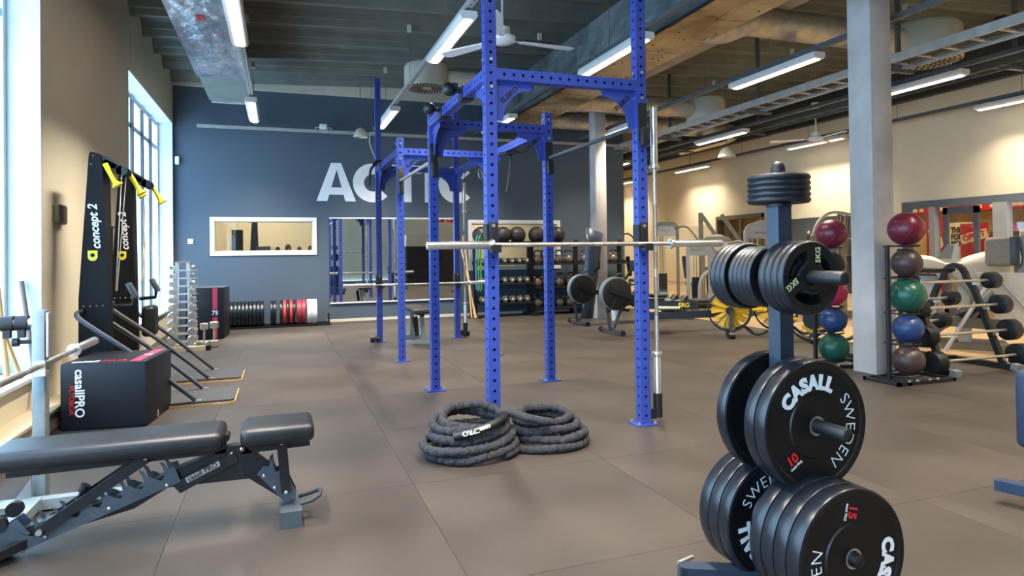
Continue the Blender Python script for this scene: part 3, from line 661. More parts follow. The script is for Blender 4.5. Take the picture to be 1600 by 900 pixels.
# ================================================================ PLATE TREE (front right)
TX, TY = 1.737, 1.93
t = thing('plate_tree', 'slate blue steel plate storage tree standing front right', 'plate rack', (TX, TY, 0))
obj('post', MB().bb(-.03, .03, -.03, .03, .02, 1.385), slate, t)
b = MB(); b.lathe([(.001,1.385),(.045,1.385),(.045,1.395),(.025,1.396),(.025,1.525),(.022,1.542),(.012,1.552),(.001,1.554)], 24); obj('top_peg', b, blackrub, t)
for z, y0, y1 in ((1.13, -.30, .30), (.618, -.30, .30), (.225, -.335, .24)):
    for s, yy in ((-1, y0), (1, y1)):
        b = MB(); L = abs(yy); b.lathe([(.024,.03),(.024,L-.02),(.021,L-.006),(.012,L),(.001,L+.001)], 20, Matrix.Translation((0,0,z)) @ Matrix.Rotation(-s*PI/2, 4, 'X') )
        o = obj('peg', b, blackrub, t); obj('collar_ring', MB().lathe([(.026,.0),(.034,.0),(.034,.01),(.026,.01)], 20, Matrix.Translation((0,0,z)) @ Matrix.Rotation(-s*PI/2, 4, 'X') @ Matrix.Translation((0,0,.03))), blacksteel, o)
for k, (px, py) in enumerate(((-.335, .17), (.335, .17), (.34, -.3), (-.30, -.34))):
    L = MB(); L.bar((0, 0, .028), (px, py, .028), .06, .05); o = obj('foot', L, slate, t)
    obj('end_plate', MB().box((px, py, .03), (.075, .010, .06), rot=(0,0,math.atan2(py, px)+PI/2)), slate, o)
obj('axle_rod', MB().cyl((-.335, .18, .055), (-.26, .20, .055), .008, n=12), steel, t)
def bumper(r=.225, th=.052, hub=.115, mat=platerub, rim=platerim, hole=.0256):
    """local axis Y; face towards -Y"""
    t = thing('bumper_plate', '', 'weight plate'); R = Matrix.Rotation(PI/2, 4, 'X'); h = th/2
    pr = [(hole,-h+.004),(hole+.012,-h+.001),(hub-.004,-h+.001),(hub,-h+.006),(r-.028,-h+.006),(r-.022,-h+.001),(r-.008,-h)]
    b = MB(); b.lathe(pr, 56, R); b.lathe([(a, -z) for a, z in pr], 56, R); b.lathe([(hole,-h+.004),(hole,h-.004)], 56, R); obj('disc', b, mat, t)
    b = MB(); b.lathe([(r-.008,-h),(r-.002,-h+.003),(r,-h+.008),(r,h-.008),(r-.002,h-.003),(r-.008,h)], 64, R); obj('rim', b, rim, t)
    b = MB(); 
    for s in (-1, 1): b.lathe([(hole-.0005, s*(h-.004)),(hole+.0005, s*(h-.0005)),(hole+.008, s*(h-.0005))], 32, R)
    obj('hub_ring', b, steel, t); return t
def letter_plate(t, num, size_ok=True, y=-.0235, back=False):
    g = []
    def place(mb, ang, mat, nm):
        a = math.radians(ang)    # clockwise angle from the top
        X = Vector((math.cos(a), 0, -math.sin(a))); Y = Vector((math.sin(a), 0, math.cos(a))); Z = X.cross(Y)
        m = Matrix(((X.x,Y.x,Z.x,0),(X.y,Y.y,Z.y,y),(X.z,Y.z,Z.z,0),(0,0,0,1))); q = MB(); q.add(mb.v, mb.f, m)
        return obj(nm, q.mesh(nm, [mat], recalc=False), mat, t)
    place(textmesh('CASALL', .066, off=.0042, bend=.148, ext=.0008, space=1.06), -16, whitelet, 'brand_lettering')
    place(textmesh('SWEDEN', .062, off=-.0011, bend=.150, ext=.0008, space=1.14), 103, whitelet, 'place_lettering')
    def off(mb, r, phi, psi, dx=0, dy=0):
        d = math.radians(phi-psi); mb.v = [(x+r*math.sin(d)+dx, y_+r*math.cos(d)+dy, z) for x, y_, z in mb.v]; return mb
    place(off(textmesh(num, .046, off=.0018, ext=.0008), .150, -135, -30), -30, redlet, 'number_lettering')
    place(off(textmesh('casall PRO', .013, off=0, ext=.0008), .150, -135, -30, .004, -.026), -30, whitelet, 'small_lettering')
bp10 = bumper(th=.052)
letb = bumper(th=.052); letter_plate(letb, '10')
letc = bumper(th=.058); letter_plate(letc, '15', y=-.0265)
bp15 = bumper(th=.057)
G = 'black bumper plates on the plate tree'
def setp(o, loc, ang, lb, g=G): o.location = loc; o.rotation_euler = (0, math.radians(ang), 0); o['label'] = lb; o['group'] = g; return o
setp(letb, (TX, TY-.139, .618), 0, 'black bumper plate with white CASALL SWEDEN and a red 10 facing out')
setp(bp10, (TX, TY-.085, .618), 40, 'black bumper plate directly behind the red 10 plate')
o = dup(bp10, (TX, TY+.065, .622)); setp(o, (TX, TY+.065, .622), 10, 'single black bumper plate behind the post at the middle level')
setp(letc, (TX, TY-.279, .2255), 135, 'black bumper plate with a red 15 at the front of the lowest stack')
setp(bp15, (TX, TY-.2215, .2255), 30, 'black bumper plate second in the front lowest stack')
for k, nm in enumerate(('third', 'fourth')): setp(dup(bp15, (0,0,0)), (TX, TY-.1640+.0575*k, .2255), 80*k, 'black bumper plate %s in the front lowest stack' % nm)
o = copy_tree(letc); setp(o, (TX, TY+.062, .2255), -118, 'lettered bumper plate facing the post in the rear lowest stack')
for k, nm in enumerate(('middle', 'last')): setp(dup(bp15, (0,0,0)), (TX, TY+.1205+.0575*k, .2255), 50*k, 'black bumper plate %s in the rear lowest stack' % nm)
# small 5 kg grip plates
def gripplate(r=.131, th=.030):
    t = thing('grip_plate', '', 'weight plate'); R = Matrix.Rotation(PI/2, 4, 'X'); h = th/2
    b = MB(); b.lathe([(r-.014,-h+.002),(r-.006,-h),(r-.001,-h+.006),(r,0),(r-.001,h-.006),(r-.006,h),(r-.014,h-.002)], 48, R); obj('rim', b, smallplate, t)
    # face with three openings
    OF = math.radians(101); n = 72; ri, ro = .047*r/.131, .100*r/.131; vs = []; fs = []
    rad = [.0256, ri, ri+.008, ro-.006, ro, r-.012]
    def opening(a): return (a % (2*PI/3)) < math.radians(78)
    for s in (-1, 1):
        off = len(vs)
        for q in rad:
            for j in range(n): a = 2*PI*j/n+OF; vs.append((q*math.cos(a), s*(h-.005 if ri < q < ro+.001 else h-.002), q*math.sin(a)))
        for i in range(len(rad)-1):
            for j in range(n):
                if i in (2,) and opening(2*PI*(j+.5)/n): continue
                fs.append((off+i*n+j, off+i*n+(j+1)%n, off+(i+1)*n+(j+1)%n, off+(i+1)*n+j))
    m = len(vs)//2
    for j in range(n):
        a0 = opening(2*PI*(j+.5)/n); a1 = opening(2*PI*(j+1.5)/n); jj = (j+1) % n
        if a0: 
            for i in (2, 3): fs.append((i*n+j, i*n+jj, m+i*n+jj, m+i*n+j))
        if a0 != a1: fs.append((2*n+jj, 3*n+jj, m+3*n+jj, m+2*n+jj))
    b = MB(); b.add(vs, fs); b.lathe([(.0256,-h+.002),(.0256,h-.002)], 32, R); obj('face', b, platerub, t)
    b = MB(); b.lathe([(.030,-h-.002),(.036,-h-.003),(.043,-h+.002)], 32, R); obj('hub_ring', b, smallplate, t)
    for k in range(3):
        a = k*2*PI/3+OF+math.radians(39)
        bb = MB(); bb.tube([((ri+.012)*math.cos(a-.62), -h+.003, (ri+.012)*math.sin(a-.62)), ((ri+.006)*math.cos(a), -h+.001, (ri+.006)*math.sin(a)), ((ri+.012)*math.cos(a+.62), -h+.003, (ri+.012)*math.sin(a+.62))], .006, 8)
        obj('grip_edge', bb, smallplate, t)
    return t
def kg(t, y=-.0135):
    for a in (22, -104):
        r_ = math.radians(a); c = (.086*math.sin(r_), y, .086*math.cos(r_)); q_ = math.radians(a-112); Yd = (math.sin(q_), 0, math.cos(q_)); X = (math.cos(q_), 0, -math.sin(q_))
        text('5KG', M('pale_yellow_letter', (214, 214, 160), .6) if a == 22 else bpy.data.materials['pale_yellow_letter'], .030, c, X, Yd, t, off=.0007, ext=.0006)
g5 = gripplate(); g5b = gripplate(); kg(g5b); g5s = gripplate(.116, .024); gtop = gripplate(.110, .0205)
G2 = 'small grip plates on the plate tree'
setp(g5b, (TX, TY-.137, 1.127), 0, 'black 5KG grip plate at the front of the upper peg', G2)
setp(g5, (TX, TY-.106, 1.127), 0, 'black grip plate second from the front on the upper peg', G2)
for k, nm in enumerate(('third', 'fourth')): setp(dup(g5, (0,0,0)), (TX, TY-.075+.031*k, 1.127), 25*k, 'black grip plate %s from the front on the upper peg' % nm, G2)
setp(g5s, (TX, TY+.045, 1.125), 0, 'smaller grip plate nearest the post on the rear upper peg', G2)
for k in range(1, 5): setp(dup(g5s, (0,0,0)), (TX, TY+.045+.0245*k, 1.125), 30*k, 'smaller grip plate %s from the post on the rear upper peg' % ('second','third','fourth','fifth')[k-1], G2)
for k in range(3): setp(dup(g5, (0,0,0)), (TX, TY+.175+.030*k, 1.125), 40*k, 'larger grip plate %s from the far end of the rear upper peg' % ('third','second','first')[k], G2)
for k in range(5):
    o = gtop if k == 0 else dup(gtop, (0,0,0)); o.location = (TX, TY, 1.397+.0205*k+.0105); o.rotation_euler = (-PI/2, 0, .5*k)
    o['label'] = 'small black plate lying on top of the plate tree, %s' % ('lowest of five','second lowest','middle one','second highest','highest of five')[k]; o['group'] = G2
# ================================================================ BATTLE ROPES
def rope_heap(name, lb, cx, cy, turns, seed, endz, brand):
    rnd = random.Random(seed); pts = []
    for (a0, a1, ra, rb, ox, oy, z0, z1, tilt) in turns:
        n = int((a1-a0)/9)
        for i in range(n):
            f = i/n; a = math.radians(a0+(a1-a0)*f)
            pts.append((ra, rb, ox, oy, z0+(z1-z0)*f, tilt, a))
    # smooth parameters
    sm = []
    for i in range(len(pts)):
        w = range(max(0, i-5), min(len(pts), i+6)); q = [sum(pts[k][c] for k in w)/len(w) for c in range(6)]
        a = pts[i][6]; x = q[2]+q[0]*math.cos(a); y = q[3]+q[1]*math.sin(a)
        sm.append(Vector((x, y, q[4]+q[5]*max(0, math.sin(a))+.004*math.sin(i*.7))))
    P = spline(sm, 8); out = []; L = 0; res = [P[0]]; step = .009
    for a, b_ in zip(P[:-1], P[1:]):
        d = (b_-a).length; 
        while L+d >= step: 
            f = (step-L)/d; a = a.lerp(b_, f); res.append(a.copy()); d = (b_-a).length; L = 0
        L += d
    ph = [rnd.uniform(-.5, .5) for _ in range(len(res))]
    rr = []
    for i in range(len(res)): rr.append(.0240*(1+.03*math.sin(i*.13)))
    tw = lambda i, a: 1+.13*(1-2.4*max(0, math.sin(i*.95+a*1.0+ph[i//5 % len(ph)]*1.6))**4)+.03*ph[i % len(ph)]
    t = thing(name, lb, 'rope', (cx, cy, 0), 0, 'battle ropes on the floor')
    obj('rope_sleeve', MB().tube(res, rr, 12, twist=tw), ropefab, t, label='wrinkled charcoal fabric rope')
    return t, res
T1, res1 = rope_heap('battle_rope', 'charcoal battle rope coiled at the foot of the near post, printed end on top', 1.10, 3.84, [
    (-60, 300, .27, .22, 0, 0, .026, .030, .0), (-60, 300, .285, .235, -.015, .015, .075, .080, .0), (-60, 300, .25, .21, .01, .03, .122, .128, .01),
    (-60, 120, .235, .19, -.01, .05, .165, .175, .03), (120, 300, .22, .17, -.01, .06, .185, .165, .05), (-60, 180, .205, .15, .02, .05, .19, .215, .05), (180, 280, .19, .13, .03, .03, .20, .175, .02)], 3, 0, True)
end = res1[-1]; e0 = Vector((-.03, -.07, .17)); e1 = Vector((.19, -.03, .205))
EP = spline([(-.16,-.16,.165),(-.07,-.190,.182),(.04,-.185,.205),(.13,-.14,.225),(.19,-.05,.228),(.21,.04,.205)],6)
o = obj('rubber_end', MB().tube(EP, .0250, 14), blackrub, T1)
tm_ = textmesh('casallPRO', .040, off=.0008, ext=.0006); q = MB(); vv = []
Ls = [0.]
for a_, b_ in zip(EP[:-1], EP[1:]): Ls.append(Ls[-1]+(b_-a_).length)
for x, y_, z in tm_.v:      # wrap the print round the rope end, reading from right to left
    s_ = .135-x; k = max(i for i in range(len(Ls)-1) if Ls[i] <= s_); f = (s_-Ls[k])/(Ls[k+1]-Ls[k]); P_ = EP[k].lerp(EP[k+1], f); T_ = (EP[k+1]-EP[k]).normalized()
    side_ = T_.cross(Vector((0,0,1))).normalized(); upv = side_.cross(T_); an = math.radians(28)-y_/.0262
    vv.append(P_+(side_*math.cos(an)+upv*math.sin(an))*(.0262+z))
q.add(vv, tm_.f); obj('lettering', q.mesh('lettering', [whitelet], recalc=False), None, T1)
T2, res2 = rope_heap('battle_rope', 'charcoal battle rope coiled to the right of the printed one', 1.60, 3.87, [
    (-200, 160, .255, .20, 0, -.01, .026, .030, .0), (-200, 160, .225, .19, .03, .0, .072, .078, .0), (-200, 100, .22, .17, -.01, .02, .118, .128, .01),
    (100, 360, .185, .14, .0, .05, .15, .165, .02), (0, 230, .165, .12, .0, .05, .17, .185, .02)], 9, 0, False)
obj('rubber_end', MB().tube(spline([(-.25,.0,.225),(-.22,-.10,.222),(-.14,-.155,.205),(-.07,-.175,.19)],5), .0250, 14).tube([(-.07,-.175,.19),(-.04,-.182,.186)], [.023,.014], 10), ropefab, T2)
# ================================================================ FOREGROUND BENCH
BY = 3.235
t = thing('adjustable_bench', 'adjustable weight bench with black pads in the left foreground', 'bench', (0, BY, 0))
obj('back_pad', MB().rbox((-.675, -.0, .418), (.87, .27, .085), .032, 5), vinyl, t)
obj('seat_pad', MB().rbox((-.015, 0, .420), (.315, .27, .085), .032, 5), vinyl, t)
b = MB(); b.bar((-1.06,0,.355), (-.235,0,.365), .06, .045); obj('back_rail', b, blacksteel, t)
obj('seat_rail', MB().bar((-.175,0,.352),(.125,0,.358),.06,.045), blacksteel, t)
b = MB(); b.prism([(-.215,.37),(-.165,.37),(-.02,.235),(.06,.12),(.06,.09),(.02,.09),(-.14,.215),(-.47,.218),(-.60,.145),(-1.20,-.08+.10),(-1.22,.07),(-.62,.215),(-.45,.29)], -.03, .03); obj('main_frame', b, blacksteel, t)
# ladder plates with hooks, both sides
def hooks(x0, z0, x1, z1, n, w=.085):
    dx, dz = x1-x0, z1-z0; L = math.hypot(dx, dz); ux, uz = dx/L, dz/L; nx, nz = -uz, ux
    def P(s, h): return (x0+ux*s+nx*h, z0+uz*s+nz*h)
    pts = [P(0,-.01), P(L,-.01), P(L, w*.75)]; k = L/(n+.35)
    for i in range(n):
        s = L-k*.35-(i)*k
        pts += [P(s, w*.78), P(s-.004, w*1.12), P(s-.018, w*1.25), P(s-.014, w*.9), P(s-.018, w*.5), P(s-k*.42, w*.34), P(s-k*.66, w*.5), P(s-k*.85, w*.74)]
    pts += [P(.0, w*.6)]; return pts
plm = M('grey_hook_plate', (90, 98, 106), .38, .4, .1, 14)
for yy in (-.047, .040): obj('ladder_plate', MB().prism(hooks(-1.0, .045, -.42, .252, 7), yy, yy+.007), plm, t)
b = MB(); b.prism([(-.455,.235),(-.20,.345),(-.185,.30),(-.42,.19)], -.042, -.036); obj('name_bracket', b, blacksteel, t)
o = obj('name_plate', MB().prism([(-.40,.255),(-.265,.315),(-.258,.292),(-.392,.232)], -.045, -.042), steel, t)
text('casall PRO', blacksteel, .030, (-.33, -.0455, .2735), (.135,0,.060), (-.06,0,.135), o, off=.0006, ext=.0005)
for yy in (-.058, .050): obj('back_strut', MB().bar((-.55,yy,.362),(-.945,yy,.105),.010,.042), blacksteel, t)
obj('strut_rod', MB().cyl((-.935,-.075,.11),(-.935,.07,.11),.012,n=12), steel, t)
obj('pop_pin', MB().cyl((-.80,-.0,.235),(-.785,0,.262),.020,n=14).cyl((-.81,0,.215),(-.80,0,.235),.009,n=10), blackrub, t)
obj('handle_rod', MB().cyl((-.90,-.02,.135),(-.81,-.02,.195),.008,n=10), steel, t)
pts = [(-.085,.275),(.0,.165),(.055,.10),(.05,.082),(.0,.085),(-.105,.235)]
for yy in (-.044, .037): obj('seat_ladder_plate', MB().prism([(-.105,.235),(-.075,.27),(-.055,.262),(-.052,.285),(-.038,.30),(-.036,.27),(-.025,.235),(-.005,.24),(.03,.20),(.062,.13),(.062,.10),(.01,.095)], yy, yy+.007), plm, t)
for yy in (-.056, .047): obj('seat_strut', MB().bar((.0,yy,.37),(.018,yy,.14),.042,.010), blacksteel, t)
obj('rear_foot', MB().bb(-.01, .085, -.13, .13, 0, .075), plm, t)
obj('lift_handle', MB().tube(spline([(.075,-.045,.075),(.13,-.045,.085),(.165,-.03,.10),(.172,.0,.11),(.165,.03,.105),(.13,.045,.09),(.075,.045,.08)],4), .0095, 10), darkgrey, t)
b = MB(); b.prism([(-1.22,.0),(-1.08,.0),(-.975,.10),(-1.02,.165),(-1.12,.10),(-1.3,.02)], -.038, -.030); b.prism([(-1.22,.0),(-1.08,.0),(-.975,.10),(-1.02,.165),(-1.12,.10),(-1.3,.02)], .030, .038); obj('foot_bracket', b, plm, t)
obj('front_foot', MB().bb(-1.30, -1.22, -.24, .24, .0, .05), blacksteel, t)
obj('front_leg', MB().bar((-.96,-.0,.07),(-1.18,-.20,.03),.04,.035), blacksteel, t)
for yy in (-.05, .13): obj('transport_wheel', MB().cyl((-1.085,yy,.15),(-1.085,yy+.03,.15),.032,n=20), blackrub, t)
boltb = MB().sphere((0,0,0), .009, 10, (1, .6, 1)).mesh('bolt', [steel])
for (x, z, yy) in ((-.55,.365,-.066),(-.235,.412,-.035),(-.17,.352,-.035),(.0,.368,-.063),(.018,.142,-.063),(-.935,.11,-.066),(-.92,.083,-.05),(-.69,.165,-.05),(-.47,.235,-.05),(-.075,.225,-.047),(-.03,.165,-.047),(-1.03,.06,-.042),(-1.10,.06,-.042),(-1.0,.035,-.042),(-.212,.335,-.035)):
    o = obj('bolt', boltb, None, t); o.location = (x, yy, z)
obj('hinge', MB().cyl((-.235,-.04,.41),(-.235,.04,.41),.016,n=12), blacksteel, t); obj('hinge', MB().cyl((-.17,-.035,.352),(-.17,.035,.352),.016,n=12), blacksteel, t)
# ================================================================ BENCH PRESS RACK with barbell
t = thing('bench_press_rack', 'grey steel press rack by the left window behind the bench', 'rack', (-1.13, 3.86, 0))
obj('upright', MB().rbox((0,0,.485),(.055,.07,.97),.004,2), greysteel, t)
obj('cross_foot', MB().bar((-.35,-.08,.035),(.46,-.08,.035),.06,.05), greysteel, t); obj('label_sticker', MB().box((-.12,-.112,.05),(.09,.001,.02)), white, t)
obj('floor_rail', MB().bar((.0,-.08,.04),(.0,-1.0,.04),.06,.05), greysteel, t)
obj('gusset', MB().prism([(-.13,.0),(-.02,.0),(-.02,.16)], -.075, -.069), greysteel, t)
obj('hook_back', MB().rbox((.045,-.03,.85),(.012,.05,.22),.003,2), steel, t)
obj('bar_hook', MB().bb(.0,.05,-.10,-.03,.655,.675).bb(.0,.05,-.105,-.095,.655,.73), steel, t)
obj('storage_peg', MB().cyl((-.02,0,.91),(-.42,0,.90),.024,n=16), chrome, t)
for x in (-.075, -.135): 
    o = obj('spring_collar', MB().cyl((x-.026,0,.908),(x+.026,0,.909),.037,n=18), blackrub, t); obj('lever', MB().box((x+.0,-.01,.858),(.03,.03,.04)), blackrub, o)
obj('adjuster_knob', MB().cyl((-.03,0,.815),(-.09,0,.815),.01,n=10).cyl((-.09,0,.815),(-.115,0,.815),.021,n=14), blackrub, t)
tb = barbell('steel barbell on the grey press rack, pointing at the black box', (-1.105, 3.66, .705), (0, 0, PI/2))
# ================================================================ PLYO BOXES
skiblack = M('ski_trainer_black', (8, 10, 13), .65, 0, .1, 6, spec=.25)
plyo = M('plyo_vinyl', (15, 19, 28), .5, 0, .15, 6, .08, 50, spec=.4)
def plyobox(lb, loc, rz, w, d, h, detail):
    t = thing('plyo_box', lb, 'plyo box', loc, rz)
    obj('cushion', MB().rbox((0,0,h/2),(w,d,h),.014,3), plyo, t)
    obj('seam', MB().tube([(w/2-.004,-d/2+.002,.02),(w/2-.004,-d/2+.002,h-.02)], .0035, 6).tube([(-w/2+.01,-d/2+.002,h-.006),(w/2-.01,-d/2+.002,h-.006)], .0035, 6), blacksteel, t)
    return t
p1 = plyobox('black vinyl plyo box lettered casallPRO beside the left window', (-1.16, 5.70, 0), math.radians(-7), .56, .62, .475, True)
text('casallPRO', whitelet, .085, (-.155, -.3125, .262), (0,0,-1), (1,0,0), p1, off=.0016); text('PLYOBOX', redlet, .046, (-.205, -.3125, .215), (0,0,-1), (1,0,0), p1, off=0)
obj('stripe', MB().bb(.165,.235,-.30,-.02,.475,.4765).bb(.165,.235,.03,.30,.475,.4765), rednap, p1); text('75', whitelet, .07, (.20,.005,.4762), (1,0,0), (0,1,0), p1)
text('casall', whitelet, .085, (-.14, -.24, .4762), (1,0,0), (0,1,0), p1, off=.0014); text('PRO', redlet, .085, (.05, -.24, .4762), (1,0,0), (0,1,0), p1)
obj('pull_tab', MB().box((.283,-.06,.035),(.008,.012,.05)), tan, p1)
p2 = plyobox('tall black plyo box with red stripe and 75 standing before the blue wall', (-1.03, 10.85, 0), math.radians(-4), .52, .60, .76, False)
obj('stripe', MB().bb(.11,.175,-.303,-.30,.44,.75).bb(.11,.175,-.303,-.30,.01,.33), rednap, p2); text('75', whitelet, .09, (.143, -.303, .385), (1,0,0), (0,0,1), p2, off=.002)
obj('grey_top', MB().bb(-.25,.25,-.29,.29,.76,.762), darkgrey, p2)
# ================================================================ SKI ERGS
def skierg(y, lb, m):
    t = thing('ski_erg', lb, 'ski machine', (-1.42, y, 0))
    side_ = [(-.10,.03),(.13,.03),(.13,.50),(.115,.90),(.075,1.95),(.045,2.07),(-.01,2.08),(-.02,2.05),(-.095,.90)]
    b = MB(); k = len(side_)
    def th(z): return .14
    vs = [(u, -.14, v) for u, v in side_]+[(u, -.06+.20*max(0, (v-.6)/1.45), v) for u, v in side_]
    b.add(vs, [tuple(range(k))[::-1], tuple(range(k, 2*k))]+[(i, (i+1) % k, (i+1) % k+k, i+k) for i in range(k)]); obj('column', b, m, t)
    b = MB()
    for x in (-.06,-.015,.03,.075): b.sphere((x,-th(.85)-.002,.84),.007,8)
    for x, z in ((.01,2.05),(-.005,1.98)): b.sphere((x,-th(2)-.002,z),.006,8)
    obj('rivets', b, steel, t)
    text('concept 2', whitelet, .090, (.020,-.144,1.475), (-.075,0,1), (-1,0,-.075), t, shear=.25, off=.002)
    o = obj('emblem', MB().prism(arc((.005,1.235),.034,180,360,12)+[(.039,1.285),(-.029,1.285)], -.144, -.141), yellow, t)
    obj('emblem_eye', MB().prism(arc((.005,1.248),.016,0,360,14)[:-1], -.1455, -.144), m, o)
    b = MB(); b.prism([(.02,2.07),(.10,2.05),(.20,1.98),(.20,1.90),(.06,1.96)], -.10, -.06); b.prism([(.02,2.07),(.10,2.05),(.20,1.98),(.20,1.90),(.06,1.96)], .06, .10); b.box((.12,0,1.99),(.10,.2,.04),rot=(0,.5,0)); obj('head_bracket', b, blacksteel, t)
    for s in (-1, 1):
        p_ = obj('pulley', MB().cyl((.20,s*.10,1.94),(.20,s*.06,1.94),.04,n=18), blackrub, t)
        y0 = s*.12
        h = obj('handle', MB().tube([(.09,y0,1.99),(.13,y0,1.90),(.16,y0,1.84)] if s < 0 else [(.20,y0,1.97),(.26,y0,1.86),(.29,y0,1.80)], [.022,.018,.020], 12), yellow, t)
        q = Vector((.16,y0,1.84)) if s < 0 else Vector((.29,y0,1.80)); b = MB(); b.tube([q, q+Vector((.02,0,-.03))], [.022,.045], 16); obj('handle_flare', b, yellow, h)
        obj('cord', MB().cyl((.20,s*.08,1.90),(.14,s*.02,.95),.004,n=6), creamtrim, t)
    # platform, rods
    obj('platform', MB().prism([(.40,-.28),(1.02,-.28),(1.05,-.25),(1.05,.27),(1.02,.30),(.40,.30)], .018, .035, 'XY'), plat, t)
    obj('platform_edge', MB().prism([(.40,-.29),(1.025,-.29),(1.06,-.255),(1.06,.275),(1.025,.31),(.40,.31)], .0, .018, 'XY'), wood, t)
    for s in (-1, 1):
        obj('floor_tube', MB().tube(spline([(-.07,s*.16,.80),(-.08,s*.25,.78),(.0,s*.27,.70),(.35,s*.27,.42),(.76,s*.26,.045)],4), .019, 10), darkgrey, t)
        obj('tube_foot', MB().box((.78,s*.26,.04),(.05,.04,.012)), steel, t)
    m_ = obj('monitor', MB().rbox((.26,-.02,.95),(.035,.13,.14),.012,3,rot=(0,-.45,0)), darkgrey, t); obj('screen', MB().box((.243,-.02,.945),(.004,.09,.07),rot=(0,-.45,0)), machined, m_)
    obj('monitor_arm', MB().tube([(.12,0,.82),(.26,0,.83),(.27,-.01,.90)],.018,10), blackrub, t)
    if y > 7: obj('flywheel_cover', MB().rbox((.21,.02,.60),(.12,.24,.30),.04,4), blackrub, t)
    return t
skierg(6.19, 'tall black ski trainer with yellow handles nearest the left window pier', skiblack)
skierg(7.23, 'second ski trainer, closer to the blue wall', skiblack)
# ================================================================ DUMBBELL TOWER
t = thing('dumbbell_tower', 'narrow chrome dumbbell tower in the corner by the left window', 'dumbbell rack', (-1.22, 9.62, 0))
for s in (-1, 1):
    obj('upright', MB().bar((s*.10,-.10,.05),(s*.065,-.02,1.14),.035,.03), white, t)
    obj('upright', MB().bar((s*.10,.16,.05),(s*.065,.05,1.14),.035,.03), white, t)
obj('base', MB().bb(-.16,.30,-.30,-.24,0,.06).bb(-.16,.30,.24,.30,0,.06).bb(-.13,-.07,-.3,.3,0,.05).bb(.07,.13,-.3,.3,0,.05), tan, t); obj('end_cap', MB().bb(.30,.36,-.30,-.24,0,.062), blackrub, t)
obj('top_bar', MB().bb(-.09,.09,-.03,.05,1.13,1.16), chrome, t)
def dumbbell(r, L, hl, mat, lb, loc, rot, g, hexa=False, name='chrome_dumbbell'):
    t = thing(name, lb, 'dumbbell', loc, 0, g); t.rotation_euler = rot
    obj('handle', MB().cyl((0,-L/2,0),(0,L/2,0),.014,n=10), chrome, t)
    for s in (-1, 1):
        b = MB(); n = 6 if hexa else 18; R = Matrix.Translation((0,s*L/2,0)) @ Matrix.Rotation(-s*PI/2,4,'X')
        b.lathe([(.001,-.0),(r*.8,0),(r,.008),(r,hl-.008),(r*.85,hl),(.001,hl)], n, R); obj('head', b, mat, t)
    return t
for k in range(10):
    z = 1.08-.105*k; r = .026+.0032*k; hl = .035+.005*k
    obj('cradle', MB().bb(-.17,.17,-.075,-.055,z-.045,z-.03).bb(-.17,.17,.055,.075,z-.045,z-.03), white, t)
    for s, sn in ((-1,'left'),(1,'right')):
        dumbbell(r, .12, hl, chrome, 'chrome dumbbell on the %s side of the tower, level %s from the top' % (sn, ('one','two','three','four','five','six','seven','eight','nine','ten')[k]), (-1.22+s*(.12), 9.60, z), (0,0,0), 'chrome dumbbells on the tower')
dumbbell(.053, .16, .085, chrome, 'loose chrome dumbbell standing on end beside the tower, left of two', (-.965, 9.62, .165), (PI/2,0,0), 'loose chrome dumbbells on the floor')
dumbbell(.055, .16, .09, chrome, 'loose chrome dumbbell standing on end, right of two', (-.845, 9.66, .17), (PI/2,0,0), 'loose chrome dumbbells on the floor')
# ================================================================ BUMPER PLATE ROW along the blue wall
t = thing('plate_floor_rack', 'low black floor rack holding a row of bumper plates before the blue wall', 'plate rack', (-.9, 11.9, 0))
obj('rail', MB().bb(0,1.72,-.16,-.13,0,.04), blacksteel, t); obj('rail', MB().bb(0,1.72,.13,.16,0,.04), blacksteel, t)
for x in (0, .56, 1.06, 1.70): obj('divider', MB().bb(x-.008,x+.008,-.17,.17,0,.16 if x not in (0,1.70) else .2), blacksteel, t)
redp = M('red_plate_rubber', (206, 52, 44), .45, 0, .06, 6); marp = M('maroon_plate_rubber', (150, 44, 58), .45, 0, .08, 6); whp = M('white_plate_rubber', (228, 226, 222), .5, 0, .04, 6)
cols = [('black',platerub,platerim,.06)]*12+[('gap',None,None,.10)]+[('black',platerub,platerim,.05)]*2+[('gap',None,None,.05)]+[('black',platerub,platerim,.055),('bright red',redp,redp,.055),('black',platerub,platerim,.05),('bright red',redp,redp,.055),('black',platerub,platerim,.045),('gap',None,None,.02),('maroon',marp,marp,.08),('maroon',marp,marp,.065),('gap',None,None,.02),('white',whp,whp,.085),('white',whp,whp,.085)]
x = -.98; protos = {}; cnt = {}
for nm, a, b_, w in cols:
    w = w*.99
    if nm == 'gap': x += w; continue
    key = (nm, w); cnt[nm] = cnt.get(nm, 0)+1
    if key not in protos: o = protos[key] = bumper(th=w-.004, mat=a, rim=b_)
    else: o = copy_tree(protos[key])
    o.location = (x+w/2, 11.9, .228); o.rotation_euler = (0, 0, PI/2)
    o['label'] = '%s bumper plate in the floor row, %s of its colour from the left' % (nm, ('first','second','third','fourth','fifth','sixth','seventh','eighth','ninth','tenth','eleventh','twelfth','thirteenth','fourteenth','fifteenth','sixteenth','seventeenth','eighteenth')[cnt[nm]-1]); o['group'] = 'bumper plates in the floor row'
    x += w+.0005
